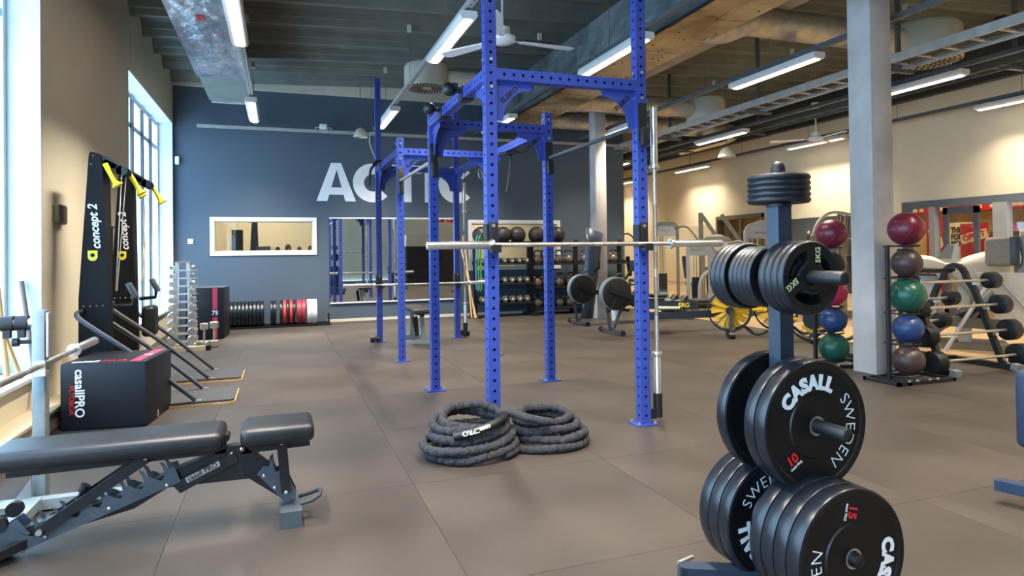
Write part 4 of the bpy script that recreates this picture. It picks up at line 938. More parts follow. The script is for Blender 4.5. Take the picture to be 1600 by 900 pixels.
# ================================================================ POLES, SMALL THINGS AT THE WINDOW
tag(obj('wooden_pole', MB().cyl((-1.74,5.30,.39),(-1.86,5.32,1.70),.018,n=12), wood), 'pale wooden pole leaning in the near window, taller one', 'pole')
tag(obj('wooden_pole', MB().cyl((-1.71,5.45,.39),(-1.88,5.22,1.2),.014,n=12), wood), 'thinner wooden pole leaning on the near window reveal', 'pole')
tag(obj('brown_pole', MB().cyl((-1.62,5.52,.39-.23),(-1.80,5.75,1.06),.016,n=12), M('brown_pole_paint', (110,92,82), .5)), 'brown pole leaning against the window pier behind the press rack', 'pole')
tag(obj('control_box', MB().rbox((XW+.02,6.17,1.58),(.05,.24,.16),.02,3), M('vent_grey',(130,122,108),.7)), 'blurred grey control box on the cream pier between the windows', 'control box')
t = thing('wall_notice', 'thin framed notice on the pier between the two ski trainers', 'notice', (XW, 8.1, 1.1)); obj('frame', MB().bb(0,.012,-.14,.14,0,.46), blacksteel, t); obj('sheet', MB().bb(.012,.014,-.12,.12,.02,.44), creamtrim, t)
# small bench inside the rack
t = thing('flat_bench', 'small bench with brown worn pad standing inside the far end of the rack', 'bench', (1.80, 9.15, 0))
obj('seat_pad', MB().rbox((0,-.1,.45),(.26,.95,.06),.02,4), vinylpad, t); obj('frame', MB().bar((0,-.5,.40),(0,.35,.40),.05,.04), blacksteel, t)
obj('leg', MB().bar((0,-.42,.40),(.04,-.36,.03),.055,.05), greysteel, t); obj('leg', MB().bar((0,.25,.40),(0,.3,.03),.055,.05), greysteel, t)
obj('foot', MB().bar((-.22,-.36,.025),(.26,-.36,.025),.05,.05), greysteel, t); obj('foot', MB().bar((-.2,.3,.025),(.2,.3,.025),.05,.05), greysteel, t); obj('kick_plate', MB().prism([(-.12,.36),(-.05,.38),(-.03,.12),(-.08,.10)], -.40, -.36), blackrub, t)
# ================================================================ WALL RACKS: dumbbells, slam balls, kettlebells
def shelf(o, x0, x1, z, y0=11.72, y1=12.12, name='shelf'):
    b = MB(); b.bb(x0, x1, y0, y0+.03, z-.035, z).bb(x0, x1, y1-.03, y1, z-.035, z+.04)
    for k in range(int((x1-x0)/.25)+1): b.bb(x0+k*.25, x0+k*.25+.03, y0, y1, z-.03, z-.006)
    b.bb(x0, x1, y0+.03, y1-.03, z-.012, z-.004); return obj(name, b, blacksteel, o)
t = thing('dumbbell_rack', 'black three-shelf hex dumbbell rack under the window with the black balls', 'rack', (0,0,0))
for x in (3.50, 4.60):
    obj('post', MB().bb(x-.03, x+.03, 11.90, 11.96, 0, 1.44), blacksteel, t); obj('foot', MB().bb(x-.035, x+.035, 11.6, 12.2, 0, .05), blacksteel, t)
for z in (1.02, .645, .27): shelf(t, 3.50, 4.60, z)
shelf(t, 3.50, 5.35, 1.40)
hexm = M('grey_hex_head', (92, 86, 80), .5, .2, .15, 12)
rown = ('top', 'middle', 'bottom')
for r, z in enumerate((1.02, .645, .27)):
    for k in range(7):
        rad = .052+.008*r
        o = dumbbell(rad, .14, .075, hexm, 'hex dumbbell on the %s shelf, %s from the left' % (rown[r], ('first','second','third','fourth','fifth','sixth','seventh')[k]), (3.60+.15*k, 11.90, z+rad*.9), (0,0,0), 'hex dumbbells on the wall rack', True, 'hex_dumbbell')
        text(('4','6','8','9','10','12','14','16','18','20','22','24','26','28','30','32','34','36','38','40','42')[r*7+k], whitelet, .05, (0, -.147, 0), (1,0,0), (0,0,1), o, off=.001)
slam = M('slam_ball_rubber', (40, 36, 34), .5, 0, .15, 30, .15, 160)
for k, x in enumerate((3.62, 4.06, 4.36, 4.76, 5.19)):
    t = thing('slam_ball', 'black slam ball on the rack top shelf, %s from the left' % ('first','second','third','fourth','fifth')[k], 'ball', (x, 11.90, 1.40+.160), 0, 'black slam balls on the rack'); obj('shell', MB().sphere((0,0,0), .165, 24), slam, t)
    obj('seam', MB().lathe([(.1655,-.003),(.1665,0),(.1655,.003)], 28, Matrix.Rotation(.8+k,4,'X')), blackrub, t)
t = thing('kettlebell_rack', 'long black three-shelf kettlebell rack along the grey wall', 'rack', (0,0,0))
for x in (4.66, 5.62, 6.62):
    obj('post', MB().bb(x-.04, x+.04, 11.92, 11.98, 0, 1.34), blacksteel, t); obj('foot', MB().bb(x-.035, x+.035, 11.6, 12.2, 0, .05), blacksteel, t)
    if x > 5: obj('post_cap', MB().lathe([(.001,1.46),(.04,1.46),(.05,1.42),(.03,1.40),(.07,1.37),(.08,1.34),(.001,1.34)], 14, Matrix.Translation((x, 11.9, 0))), blacksteel, t)
for z in (1.0, .55, .15): shelf(t, 4.66, 6.85, z)
kbm = M('bare_kettlebell_iron', (120, 104, 88), .42, .5, .2, 12)
kcol = {'yellow': fanyellow, 'purple': M('purple_band', (110, 60, 140), .5), 'blue': M('blue_band', (60, 120, 180), .5), 'green': M('green_band', (50, 140, 110), .5), 'grey': greysteel}
def kettle(x, z, c, lb):
    t = thing('kettlebell', lb, 'kettlebell', (x, 11.90, z), 0, 'steel kettlebells on the wall rack')
    b = MB(); b.lathe([(.001,0),(.055,0),(.075,.02),(.088,.07),(.080,.12),(.05,.155),(.001,.165)], 20); obj('body', b, kbm, t)
    obj('handle', MB().tube(spline([(-.05,0,.12),(-.072,0,.17),(-.062,0,.235),(-.02,0,.25),(.02,0,.25),(.062,0,.235),(.072,0,.17),(.05,0,.12)],4), .014, 8), blacksteel, t)
    for s in (-1, 1): obj('colour_band', MB().cyl((s*.074,0,.165),(s*.069,0,.19),.0165,n=10), kcol[c], t)
for r, (z, xs, cs) in enumerate(((1.0, (4.78, 4.94, 5.23, 5.44, 5.80, 6.45), ('purple','purple','blue','grey','grey','yellow')), (.55, (4.78, 4.95, 5.24, 5.50, 6.10), ('yellow','yellow','grey','grey','green')), (.15, (4.78, 4.96, 5.24, 5.46, 5.85), ('blue','blue','green','grey','grey')))):
    for k, (x, c) in enumerate(zip(xs, cs)): kettle(x, z, c, 'kettlebell with %s handle bands on the %s shelf, %s from the left' % (c, rown[r], ('first','second','third','fourth','fifth','sixth')[k]))
# sticks and bands left of the rack
for k, (x0, x1) in enumerate(((3.36, 3.42), (3.40, 3.36), (3.28, 3.45))):
    tag(obj('wooden_stick', MB().cyl((x1, 11.7, .01),(x0-.02, 12.22, 1.56),.013,n=10), wood), 'pale wooden stick leaning on the blue wall beside the far right post, %s of three' % ('middle','shortest','outermost')[k], 'stick')
for k, (x, nm, c) in enumerate(((3.50, 'green', (70,150,60)), (3.45, 'teal', (60,130,170)))):
    tag(obj('resistance_band', MB().tube([(x, 11.66, .55),(x-.015,11.65,1.0),(x,11.64,1.50),(x+.03,11.64,1.55),(x+.05,11.65,1.50),(x+.035,11.66,1.0),(x+.045,11.66,.55),(x+.02,11.66,.50)], .014, 6, closed=True), M(nm+'_band_rubber', c, .5)), 'long %s resistance band hanging at the end of the dumbbell rack' % nm, 'band')
tag(obj('white_bucket', MB().lathe([(.001,0),(.075,0),(.09,.17),(.088,.17),(.072,.01)],18), white, None, (5.60, 10.25, 0)), 'small white bucket on the floor behind the second rower', 'bucket')
# leaning panel
b = MB(); pts = []
for j in range(9):
    f = j/8; z = .04+1.50*f; xl = 5.02+.14*f; xr = 5.22+.27*f
    for i in range(5): g = i/4; pts.append((xl+(xr-xl)*g, 10.42+.10*f-.05*math.sin(g*PI), z+(.12 if f == 1 else 0)*(1-g)))
b.add(pts, [(j*5+i, j*5+i+1, (j+1)*5+i+1, (j+1)*5+i) for j in range(8) for i in range(4)])
o = obj('floor_mat', b, M('navy_mat_vinyl', (52, 64, 82), .35, 0, .08, 6), None); md = o.modifiers.new('s', 'SOLIDIFY'); md.thickness = .012
tag(o, 'tall navy flexible panel leaning against the far column', 'mat')
# ================================================================ ROWERS
def rower(lb, x, y, rz, monitor=True):
    t = thing('rowing_machine', lb, 'rowing machine', (x, y, 0), rz)
    fz = .59
    b = MB(); R = Matrix.Translation((0,0,fz)) @ Matrix.Rotation(PI/2,4,'X')
    b.lathe([(.001,-.085),(.20,-.085),(.235,-.07),(.235,.07),(.20,.085),(.001,.085)], 36, R); obj('flywheel_housing', b, blackrub, t)
    b = MB(); b.lathe([(.236,-.05),(.252,-.045),(.252,.045),(.236,.05)], 36, R); obj('cage_rim', b, greysteel, t)
    obj('hub', MB().cyl((0,-.1,fz),(0,-.085,fz),.05,n=16), blacksteel, t)
    b = MB()
    for k in range(3): b.bar((.05*math.cos(k*2.1), -.088, fz+.05*math.sin(k*2.1)), (.22*math.cos(k*2.1), -.088, fz+.22*math.sin(k*2.1)), .008)
    obj('cage_strut', b, darkgrey, t)
    for (a, c) in (((-.16,0,.52),(-.09,0,.05)), ((.12,0,.42),(-.05,0,.05))): obj('leg', MB().bar(a, c, .04, .03), darkgrey, t)
    obj('foot_bar', MB().bar((-.07,-.33,.045),(-.07,.33,.045),.045,.035), darkgrey, t)
    for s in (-1, 1): obj('caster', MB().cyl((-.07,s*.34-.02,.04),(-.07,s*.34+.02,.04),.038,n=14), blackrub, t)
    obj('main_rail', MB().bar((-.14,-.10,.66),(.75,-.06,.36),.05,.07).bar((.7,0,.36),(2.05,0,.33),.06,.07), blacksteel, t)
    obj('stretcher', MB().rbox((.85,0,.33),(.5,.34,.06),.01,2,rot=(0,.2,0)), blacksteel, t)
    for s in (-1, 1):
        f_ = obj('footboard', MB().rbox((1.02,s*.13,.40),(.05,.13,.34),.01,2,rot=(0,.75,0)), blackrub, t); obj('strap', MB().rbox((.99,s*.13,.45),(.02,.15,.05),.006,2,rot=(0,.75,0)), greysteel, f_)
    obj('seat', MB().rbox((1.45,0,.43),(.26,.32,.06),.025,3), blackrub, t); obj('rear_leg', MB().bar((2.0,0,.3),(2.05,0,.04),.05).bar((2.05,-.2,.03),(2.05,.2,.03),.04), darkgrey, t)
    m = obj('monitor', MB().rbox((.30,0,1.0),(.05,.12,.16),.012,2), blackrub, t); obj('monitor_arm', MB().bar((.06,0,.65),(.20,0,.84),.03).bar((.20,0,.84),(.30,0,.97),.03), blacksteel, t)
    obj('handle', MB().tube(spline([(.02,-.0,.80),(.02,.0,.86),(.10,0,.89),(.16,0,.84)],4),.012,8), darkgrey, t); obj('chain_guide', MB().box((.2,0,.62),(.10,.06,.26)), blacksteel, t)
    return t
rower('black rower with round flywheel, farther, in front of the far column', 4.79, 9.95, 0)
rower('black rower with round flywheel, nearer, left of the near right post', 4.70, 8.62, 0)
def fanrower(lb, x, y, rz, fan_=True, arm=True, rail=True, fz=.37):
    t = thing('air_rower', lb, 'rowing machine', (x, y, 0), rz)
    R = Matrix.Translation((0,0,fz)) @ Matrix.Rotation(PI/2,4,'X')
    for yy in (-.07, .07): obj('cage_ring', MB().tube([(.285*math.cos(a*PI/18), yy, fz+.285*math.sin(a*PI/18)) for a in range(36)], .010, 8, closed=True), blackrub, t)
    b = MB()
    for a in range(10): q = a*PI/5+.2; b.cyl((.05*math.cos(q),-.075,fz+.05*math.sin(q)),(.28*math.cos(q),-.075,fz+.28*math.sin(q)),.0035,n=5)
    for a in range(20): q = a*PI/10; b.cyl((.285*math.cos(q),-.07,fz+.285*math.sin(q)),(.285*math.cos(q),.07,fz+.285*math.sin(q)),.0035,n=5)
    obj('cage_wire', b, blackrub, t, kind='stuff')
    if fan_:
        for a in range(12):
            q = a*PI/6; b = MB(); b.prism([(.05,-.02),(.235,-.055),(.25,-.01),(.245,.05),(.05,.02)], -.045, -.038, 'XZ', Matrix.Rotation(.25,4,'X'))
            o = obj('fan_blade', b, fanyellow, t, (0,0,fz)); o.rotation_euler = (0, -q, 0)
        obj('fan_disc', MB().cyl((0,-.012,fz),(0,.012,fz),.19,n=28), fanyellow, t)
    obj('hub', MB().cyl((0,-.10,fz),(0,.08,fz),.055,n=18), blackrub, t)
    if arm:
        obj('yellow_arm', MB().rbox((-.36,-.12,fz+.0),(.36,.02,.045),.01,2), fanyellow, t)
        obj('yoke_ring', MB().prism([(q[0],q[1]) for q in arc((0,fz+.0),.17,-150,150,18)]+[(q[0],q[1]) for q in arc((0,fz),.125,150,-150,18)], -.14, -.11), fanyellow, t)
        obj('yoke_disc', MB().cyl((0,-.15,fz),(0,-.10,fz),.12,n=24), blackrub, t)
    obj('foot_bar', MB().bar((.0,-.22,.045),(.0,.22,.045),.07,.05), blackrub, t)
    for s in (-1, 1): obj('foot_roller', MB().cyl((-.03,s*.24,.045),(.05,s*.24,.045),.045,n=14), blackrub, t)
    obj('leg', MB().bar((.0,-.12,.07),(.02,-.12,fz),.04,.03).bar((.0,.12,.07),(.02,.12,fz),.04,.03), darkgrey, t)
    obj('floor_tube', MB().tube(spline([(.05,0,.08),(.18,.02,.15),(.32,.02,.05),(.42,0,.05),(.50,0,.10)],4),.022,8), blackrub, t)
    if rail:
        obj('rail', MB().bar((-.1,.0,.33),(-1.25,.0,.27),.08,.10), blacksteel, t); o = obj('side_panel', MB().bb(-1.15,-.42,-.02,.02,.38,.50), blacksteel, t)
        text('ERG', yellow, .085, (-.62,-.022,.44), (1,0,0), (0,0,1), o, off=.002, ext=.001); obj('seat', MB().rbox((-.85,.1,.40),(.36,.26,.05),.02,3), creamtrim, t)
    return t
fanrower('air rower with exposed yellow fan wheel at left below the grip plates', 5.96, 7.62, math.radians(-33), True, False, True)
fanrower('air rower with yellow fan and yellow arm just behind the plate tree post', 6.62, 7.45, math.radians(-38), True, True, False)
fanrower('air rower with yellow yoke round a black disc, right of the plate tree post', 6.60, 6.76, math.radians(-42), False, True, False, .30)
# ================================================================ WEIGHT MACHINES
def arch(w, h, t_, r):   # rounded portal outline as polygon (outer then inner)
    o = [(-w/2,0)]+[(-w/2+r+r*math.cos(math.radians(a)), h-r+r*math.sin(math.radians(a))) for a in range(180, 89, -15)]+[(w/2-r+r*math.cos(math.radians(a)), h-r+r*math.sin(math.radians(a))) for a in range(90, -1, -15)]+[(w/2,0)]
    ri = max(.02, r-t_); i = [(w/2-t_,0)]+[(w/2-t_-ri+ri*math.cos(math.radians(a)), h-t_-ri+ri*math.sin(math.radians(a))) for a in range(0, 91, 15)]+[(-w/2+t_+ri+ri*math.cos(math.radians(a)), h-t_-ri+ri*math.sin(math.radians(a))) for a in range(90, 181, 15)]+[(-w/2+t_,0)]
    return o+i
def wmachine(lb, x, y, rz, h, w, m=machine, header=True, word='NAUTILUS', lever=True, seat=True, slant=0.):
    t = thing('weight_machine', lb, 'weight machine', (x, y, 0), rz)
    obj('frame_arch', MB().prism(arch(w, h, .07, .16), -.11, -.03), m, t); obj('rear_arch', MB().prism(arch(w, h-.03, .06, .15), .14, .20), m, t)
    if header:
        o = obj('header_shroud', MB().prism(arc((0,h-.20),w/2-.06,180,0,10)+[(w/2-.06,h-.30),(-w/2+.06,h-.30)], -.09, .16), machine, t); text(word, darkgrey, .045, (-.02,-.093,h-.19), (1,0,0), (0,0,1), o)
    ws = obj('weight_stack', MB().bb(-w/2+.10,-w/2+.28,-.02,.12,.30,.36), darkgrey, t)
    wp = MB().box((0,0,0),(.18,.13,.026)).mesh('weight_plate', [blacksteel])
    for k in range(12): o = obj('weight_plate', wp, None, t); o.location = (-w/2+.19, .05, .38+.029*k)
    obj('guide_rod', MB().cyl((-w/2+.14,.05,.3),(-w/2+.14,.05,h-.3),.009,n=8), chrome, t); obj('guide_rod', MB().cyl((-w/2+.24,.05,.3),(-w/2+.24,.05,h-.3),.009,n=8), chrome, t)
    obj('cable', MB().cyl((-w/2+.19,.05,.7),(-w/2+.19,.05,h-.2),.004,n=6), blacksteel, t)
    obj('base_cover', MB().rbox((-w/2+.19,.04,.16),(.24,.20,.30),.01,2), greysteel, t)
    obj('base_rail', MB().bb(-w/2,w/2+.5,-.02,.05,.03,.09).bb(w/2+.42,w/2+.5,-.35,.4,0,.07).bb(-w/2,-w/2+.07,-.3,.4,0,.06), m, t)
    if slant:
        o = obj('slanted_leg', MB().prism([(w/2-.10,h-.10),(w/2+.02,h-.16),(w/2+slant,h*.62),(w/2+slant,.0),(w/2+slant-.11,.0),(w/2+slant-.11,h*.60)], -.12, .02), m, t)
        text(word, darkgrey, .07, (w/2-.02+slant/2,-.123,h*.80), (slant+.03,0,-h*.30), (h*.30,0,slant+.03), o, off=.001)
        obj('lower_arch', MB().tube(spline([(.02,-.08,.02),(.02,-.08,.55),(.12,-.08,.78),(w/2+slant-.1,-.08,.88)],5),.045,8), m, t)
    if seat:
        obj('seat_pad', MB().rbox((w/2+.28,0,.50),(.34,.32,.08),.025,3), greypad, t); obj('seat_post', MB().bar((w/2+.28,0,.05),(w/2+.28,0,.46),.07), m, t); obj('back_pad', MB().rbox((w/2+.12,0,.85),(.09,.30,.5),.03,3,rot=(0,-.12,0)), blackrub, t)
    if lever:
        obj('lever_arm', MB().tube(spline([(w/2-.1,-.2,h-.15),(w/2+.15,-.25,h-.12),(w/2+.35,-.28,h-.35),(w/2+.42,-.28,h-.5)],5),.022,8), m, t); obj('hand_grip', MB().cyl((w/2+.42,-.28,h-.48),(w/2+.46,-.28,h-.64),.024,n=10), blackrub, t)
    return t
rzv = math.radians(-34)
wmachine('beige weight machine with slanted lettered leg, right of the standing barbell', 7.42, 10.35, rzv, 1.42, .46, machine, True, 'NAUTILUS', False, True, .22)
wmachine('champagne weight machine before the dark wall mirror', 8.05, 12.4, rzv, 1.85, .55, machined, True, 'NAUTILUS', True, True)
wmachine('champagne arch machine at the far end just left of the slanted leg machine', 7.65, 14.4, rzv, 1.75, .8, machined, False, '', True, True)
wmachine('champagne arch machine half hidden behind the left grip plates', 8.55, 11.3, rzv, 1.50, .62, machined, True, 'NAUTILUS', True, False)
wmachine('rounded grey machine header seen just left of the plate tree post', 8.45, 9.85, rzv, 1.72, .60, machine, True, 'NAUTILUS', False, False)
wmachine('beige weight machine between the plate tree post and the maroon ball', 8.9, 8.75, rzv, 1.5, .55, machined, False, '', True, True)
t = thing('cable_crossover', 'tall champagne cable machine with two diagonal beams before the ochre room window', 'cable machine', (9.3, 11.9, 0), rzv)
for s in (0, .42): obj('diagonal_beam', MB().bar((-.55+s,0,2.0),(.25+s,0,.75),.08), machined, t)
obj('column', MB().bb(-.62,-.52,-.05,.05,0,2.05), machined, t); obj('column', MB().bb(.62,.70,-.05,.05,0,1.2), machined, t); obj('cross_bar', MB().bar((-.55,.3,.8),(.7,.3,.8),.07), machined, t)
obj('cable', MB().cyl((-.15,0,1.9),(-.15,0,1.3),.006,n=6), blacksteel, t); obj('pulley', MB().cyl((-.56,-.08,1.93),(-.56,-.05,1.93),.06,n=16), machined, t)
t = thing('pulldown_machine', 'curved chrome pulldown arms with a hanging pulley above the maroon ball', 'cable machine', (9.6, 9.1, 0), rzv)
obj('curved_arm', MB().tube(spline([(-.62,0,.9),(-.45,0,1.6),(-.2,0,1.86),(.1,0,1.84),(.45,0,1.72),(.8,0,1.80)],6),.026,10), steel, t); obj('column', MB().bb(-.04,.04,.1,.18,0,1.85), machined, t)
obj('pulley', MB().cyl((.02,-.03,1.44),(.02,.03,1.44),.055,n=18), machined, t); obj('cable', MB().cyl((-.02,0,1.84),(0,0,1.48),.006,n=6).cyl((.06,0,1.84),(.04,0,1.48),.006,n=6), creamtrim, t); obj('base_rail', MB().bb(-.6,.6,.08,.2,0,.08), machined, t)
# ================================================================ BALL RACKS
def ballrack(lb, x, y, H, levels):
    t = thing('ball_rack', lb, 'ball rack', (x, y, 0), 0)
    obj('post', MB().bb(-.23,-.20,.0,.03,.03,H), blacksteel, t); obj('post', MB().bb(.13,.16,.17,.20,.03,H*.98), blacksteel, t)
    obj('base_frame', MB().bb(-.34,.36,-.19,-.16,0,.03).bb(-.34,.36,.16,.19,0,.03).bb(.33,.36,-.19,.19,0,.03).bb(-.34,-.31,-.19,.19,0,.03).bb(-.24,-.19,-.19,.19,0,.03), blacksteel, t)
    for z in levels:
        b = MB(); b.tube(spline([(-.215,.015,z),(-.12,-.10,z-.01),(.04,-.11,z-.005)],4), .008, 6); b.tube(spline([(.145,.185,z),(-.10,.15,z-.01),(-.19,.02,z)],4), .008, 6); b.tube([(.145,.185,z),(.16,.0,z)], .008, 6); obj('ball_arm', b, blacksteel, t)
    b = MB()
    for x_ in (-.20,-.10,.05,.15): b.cyl((x_,-.175,.03),(x_,-.175,.042),.014,n=8)
    obj('bolt', b, steel, t, kind='stuff'); return t
def ball(c, r, m, lb, i):
    t = thing('medicine_ball', lb, 'ball', c, i*.7); t.rotation_euler = (.3*i, .5, i*.7)
    obj('shell', MB().sphere((0,0,0), r, 32), m, t)
    for a in ((0,0),(PI/2,0),(PI/2,PI/3),(PI/2,2*PI/3)):
        obj('seam', MB().lathe([(r*.9995,-.0022),(r+.0012,0),(r*.9995,.0022)], 40, Matrix.Rotation(a[1],4,'Z') @ Matrix.Rotation(a[0],4,'X')), m, t)
mar = M('maroon_ball_rubber', (112, 28, 50), .32, 0, .06, 6, .06, 200); brn = M('brown_ball_rubber', (70, 54, 52), .38, 0, .1, 6, .06, 200)
grn = M('green_ball_rubber', (26, 86, 68), .3, 0, .1, 3, .06, 200); blu = M('blue_ball_rubber', (38, 66, 112), .34, 0, .08, 6, .06, 200)
pnk = M('pink_ball_rubber', (200, 40, 80), .34, 0, .06, 6, .06, 200); blk = M('black_ball_rubber', (36, 36, 40), .4, 0, .1, 6, .06, 200)
ballrack('black ball rack with five balls right of the near column', 5.46, 4.45, 1.24, (1.245, .95, .63, .35, .06))
for i, (z, r, m, lb) in enumerate(((1.397,.155,mar,'maroon medicine ball at the top of the right ball rack'),(1.083,.133,brn,'dark brown medicine ball second on the right ball rack'),(.785,.160,grn,'green medicine ball in the middle of the right ball rack'),(.480,.133,blu,'blue medicine ball fourth on the right ball rack'),(.185,.138,brn,'brown medicine ball lowest on the right ball rack'))): ball((5.455, 4.44, z), r, m, lb, i)
ballrack('black ball rack with five balls left of the near column, behind the plate tree', 5.46, 5.32, 1.24, (1.24, .90, .62, .35, .06))
for i, (z, r, m, lb) in enumerate(((1.382,.155,mar,'maroon medicine ball at the top of the left ball rack'),(1.06,.125,blk,'black medicine ball second on the left ball rack'),(.765,.140,pnk,'bright pink medicine ball in the middle of the left ball rack'),(.48,.135,blu,'blue medicine ball fourth on the left ball rack'),(.19,.150,grn,'green medicine ball lowest on the left ball rack'))): ball((5.455, 5.30, z), r, m, lb, i)
# ================================================================ FIXED BARBELL RACK
t = thing('barbell_rack', 'black A-frame rack of fixed barbells behind the right ball rack', 'rack', (0,0,0))
def aframe(x):
    prof = [(4.50,.03),(4.78,.78)]+[(4.985+.13*math.cos(math.radians(a)), .86+.17*math.sin(math.radians(a))) for a in range(170, 9, -20)]+[(5.19,.78),(5.50,.03)]
    o = obj('end_frame', MB().tube([(x, u, v) for u, v in prof], .036, 4), darkgrey if False else blacksteel, t); obj('floor_foot', MB().bar((x,4.40,.03),(x,5.60,.03),.06,.05), blacksteel, t)
    obj('foot_cap', MB().box((x,4.38,.035),(.09,.06,.06),rot=(.2,0,0)), greysteel, t)
    b = MB()
    for (y, z) in BARS: b.bb(x-.02, x+.02, y-.03, y+.03, z-.045, z-.018)
    obj('cradles', b, steel, t, kind='stuff')
BARS = ((4.76,.872),(4.67,.625),(4.585,.37),(4.50,.128),(5.20,.66),(5.31,.40))
aframe(5.98); aframe(6.82)
obj('lower_rail', MB().bar((5.98,5.0,.04),(6.82,5.0,.04),.05), blacksteel, t); obj('upper_rail', MB().bar((5.98,4.99,.98),(6.82,4.99,.98),.03), blacksteel, t)
for k, (y, z) in enumerate(BARS):
    lb = 'fixed barbell on the front of the A-frame, %s from the top' % ('first','second','third','lowest')[k] if k < 4 else 'fixed barbell on the back of the A-frame, %s' % ('upper', 'lower')[k-4]
    q = thing('fixed_barbell', lb, 'barbell', (6.46, y, z), 0, 'fixed barbells on the A-frame')
    r = (.088,.10,.108,.112,.085,.09)[k]
    obj('bar', MB().cyl((-.60,0,0),(.60,0,0),.0145,n=12), tan if False else steel, q)
    for s in (-1, 1): obj('head', MB().lathe([(.001,0),(r*.8,0),(r,.012),(r,.105),(r*.9,.12),(.001,.12)], 18, Matrix.Translation((s*.53,0,0)) @ Matrix.Rotation(s*PI/2,4,'Y')), blackrub, q)
# ================================================================ MACHINES AT THE RIGHT EDGE
t = thing('climber_machine', 'big off-white cardio machine with smooth hood behind the barbell rack', 'cardio machine', (7.95, 5.80, 0), math.radians(-52))
def loft(secs, m, name, par):
    """secs: list of (x, width, z0, z1)"""
    b = MB(); n = 16; vs = []; fs = []
    for (x, w, z0, z1) in secs:
        for j in range(n):
            a = 2*PI*j/n; ca, sa = math.cos(a), math.sin(a); e = .55
            vs.append((x, w/2*math.copysign(abs(ca)**e, ca), (z0+z1)/2+(z1-z0)/2*math.copysign(abs(sa)**e, sa)))
    for i in range(len(secs)-1):
        for j in range(n): fs.append((i*n+j, i*n+(j+1)%n, (i+1)*n+(j+1)%n, (i+1)*n+j))
    fs += [tuple(range(n)), tuple(range((len(secs)-1)*n, len(secs)*n))]; b.add(vs, fs); return obj(name, b, m, par)
loft([(-.52,.30,.95,1.10),(-.45,.42,.93,1.14),(-.25,.46,.92,1.11),(-.10,.48,.90,1.04),(.0,.48,.80,1.05),(.15,.48,.60,1.12),(.32,.44,.50,1.17),(.48,.36,.48,1.15),(.56,.2,.6,1.05)], offwhite, 'hood', t)
obj('console_fin', MB().prism([(-.20,1.04),(-.08,1.25),(.02,1.27),(.04,1.23),(.02,1.02)], -.14, .14), offwhite, t); obj('console_screen', MB().prism([(-.20,1.08),(-.085,1.25),(-.02,1.25),(-.05,1.08)], -.146, -.14), greypad, t)
obj('leg', MB().rbox((.08,-.02,.42),(.14,.24,.84),.02,3), offwhite, t); obj('leg', MB().rbox((-.34,0,.44),(.30,.34,.88),.03,3), M('pale_grey_shroud', (196,196,196), .4), t)
obj('dark_underside', MB().rbox((-.28,0,.93),(.50,.50,.05),.02,2), blacksteel, t); obj('base', MB().bb(-.75,.5,-.28,.28,0,.06), darkgrey, t)
t = thing('back_extension_machine', 'grey seat machine with upright headrest pad at the right edge', 'weight machine', (7.80, 5.42, 0), math.radians(-52))
obj('head_pad', MB().rbox((.20,-.05,1.16),(.26,.20,.34),.05,4), greypad, t); obj('pad_back', MB().rbox((.34,-.05,1.17),(.09,.21,.33),.02,3), darkgrey, t)
obj('back_frame', MB().tube(spline([(.40,0,1.34),(.46,0,1.1),(.40,0,.92),(.22,0,.78),(.0,0,.5),(-.12,0,.3)],5),.045,8), greysteel, t)
obj('hand_loop', MB().tube(spline([(.42,.0,1.30),(.58,0,1.28),(.60,0,1.08),(.50,0,1.05)],4),.014,8), white, t)
obj('lower_frame', MB().bar((-.6,0,.35),(.6,0,.28),.12).bar((-.55,.2,.05),(.2,.2,.75),.06), machined, t); obj('seat_pad', MB().rbox((.0,0,.52),(.45,.36,.08),.03,3,rot=(0,-.5,0)), blackrub, t)
obj('base', MB().bb(-.7,.9,-.06,.06,0,.07), machined, t)
t = thing('plate_loaded_machine', 'slanted off-white sided machine with chrome struts at the right frame edge', 'weight machine', (7.56, 5.02, 0), math.radians(-52))
obj('slanted_panel', MB().prism([(-.22,.93),(.35,.93),(.75,.30),(.75,.02),(.40,.02),(.10,.50)], -.02, .03), M('panel_pale', (214,204,186), .4), t)
obj('strut', MB().cyl((-.08,-.06,.86),(-.52,-.06,.03),.022,n=10), chrome, t); obj('strut', MB().cyl((.0,-.06,.86),(.45,-.06,.25),.018,n=10), chrome, t); obj('pivot', MB().cyl((-.04,-.10,.88),(-.04,.0,.88),.04,n=14).cyl((.3,-.10,.88),(.3,.0,.88),.04,n=14), blacksteel, t)
pl = obj('plinth', MB().bb(.0,.9,-.08,.12,0,.13), machined, t); text('NAUTILUS', darkgrey, .06, (.22,-.083,.07), (1,0,0), (0,0,1), pl, off=.001)
obj('red_guard', MB().bb(.42,.8,.0,.03,.55,.75), M('orange_guard', (220,96,30), .5), t)
# partly visible bench at the right edge of the frame
navy = M('slate_navy_paint', (38, 54, 80), .45, 0, .1, 12)
t = thing('incline_bench', 'slate blue bench cut off by the right frame edge, low foot bar in view', 'bench', (3.325, 2.1, 0))
obj('foot_bar', MB().bar((-.085,.085,.085),(.05,-.32,.085),.06,.05), navy, t); obj('foot_glide', MB().bar((-.03,-.03,.05),(.05,-.30,.05),.03,.03), slate, t)
obj('frame', MB().bar((.02,-.15,.1),(.45,.05,.35),.06), navy, t); obj('roller_pad', MB().rbox((.29,.08,.40),(.18,.22,.40),.04,4), navy, t); obj('seat_pad', MB().rbox((.60,-.1,.52),(.5,.3,.09),.03,3), vinyl, t)
obj('rear_foot', MB().bar((.75,.15,.03),(.75,-.35,.03),.06,.05), navy, t); obj('post', MB().bar((.72,-.1,.05),(.72,-.1,.5),.06), navy, t)
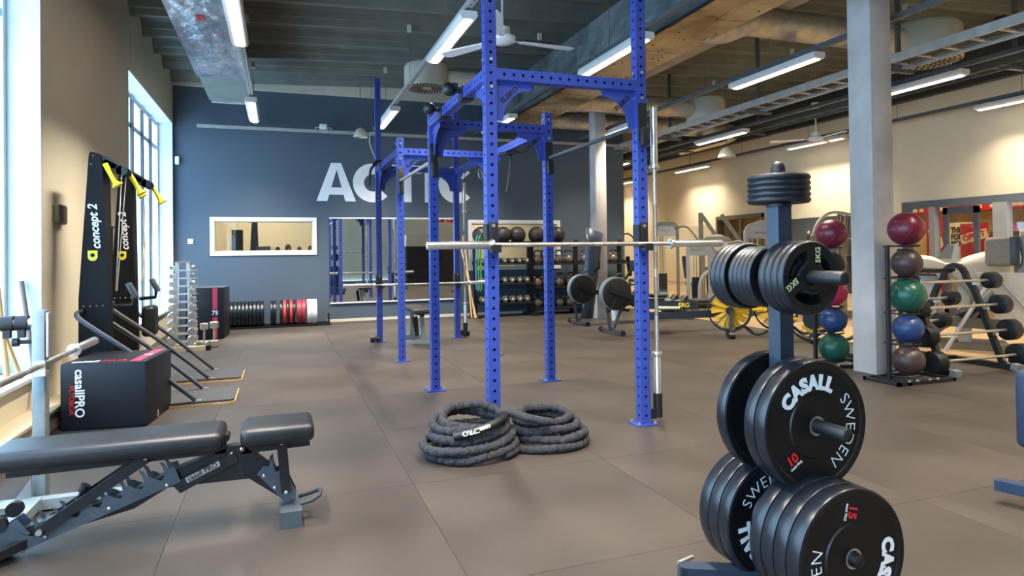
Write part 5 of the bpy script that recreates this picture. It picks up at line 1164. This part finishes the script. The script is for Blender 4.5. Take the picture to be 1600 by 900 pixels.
# ================================================================ THINGS SEEN THROUGH THE LEFT WALL WINDOW
tag(obj('grey_curtain', MB().prism([(-.62,0),(-.40,0),(-.36,.6),(-.40,1.9),(-.50,1.9),(-.56,.8)], 13.3, 13.36), M('curtain_grey', (86,98,110), .8)), 'grey curtain strip behind the left wall window', 'curtain')
tag(obj('dark_panel', MB().bb(-.86,-.66,13.4,13.45,0,1.72), M('panel_dark_green', (70,82,80), .6)), 'dark panel left of the grey curtain behind the left wall window', 'panel')
tag(obj('grey_box', MB().rbox((-.30,13.4,.70),(.26,.3,1.40),.01,2), M('box_grey', (120,120,118), .6)), 'grey box top beside the grey curtain behind the left wall window', 'box')
t = thing('plate_stand', 'low stand behind the left wall window, holding four dark plates', 'rack', (.30, 14.2, 0)); obj('top', MB().bb(-.5,.5,-.2,.2,1.22,1.26), ductcream, t); obj('leg', MB().bb(-.5,-.46,-.2,.2,0,1.22), ductcream, t); obj('leg', MB().bb(.46,.5,-.2,.2,0,1.22), ductcream, t)
for k, (x, r) in enumerate(((-.02,.07),(.18,.095),(.40,.07),(.62,.08))):
    q = dup(protos[('black', .06*.99)], (x-.02, 14.2, 1.26+r), PI/2*.6, 'dark plate on the stand behind the left wall window, %s of four' % ('first','second','third','fourth')[k], 'plates behind the left wall window'); q.scale = (r/.225,)*3
t = thing('display_shelf', 'ochre display shelf with a pink bag beyond the glass shop doors', 'shelf', (12.9, 8.35, 0)); obj('shelf_board', MB().bb(-.15,.15,-.28,.28,1.50,1.53), wood, t); obj('side', MB().bb(-.15,.15,-.28,-.26,0,1.5), wood, t); obj('side', MB().bb(-.15,.15,.26,.28,0,1.5), wood, t); obj('back', MB().bb(.13,.15,-.26,.26,0,1.5), yellowroom, t)
tag(obj('pink_bag', MB().rbox((12.88,8.35,1.585),(.16,.26,.11),.04,3).tube(spline([(12.88,8.28,1.63),(12.88,8.32,1.70),(12.88,8.38,1.70),(12.88,8.42,1.63)],3),.012,6), M('pink_bag_fabric',(226,70,130),.6)), 'small pink bag lying on the shop display shelf', 'bag')
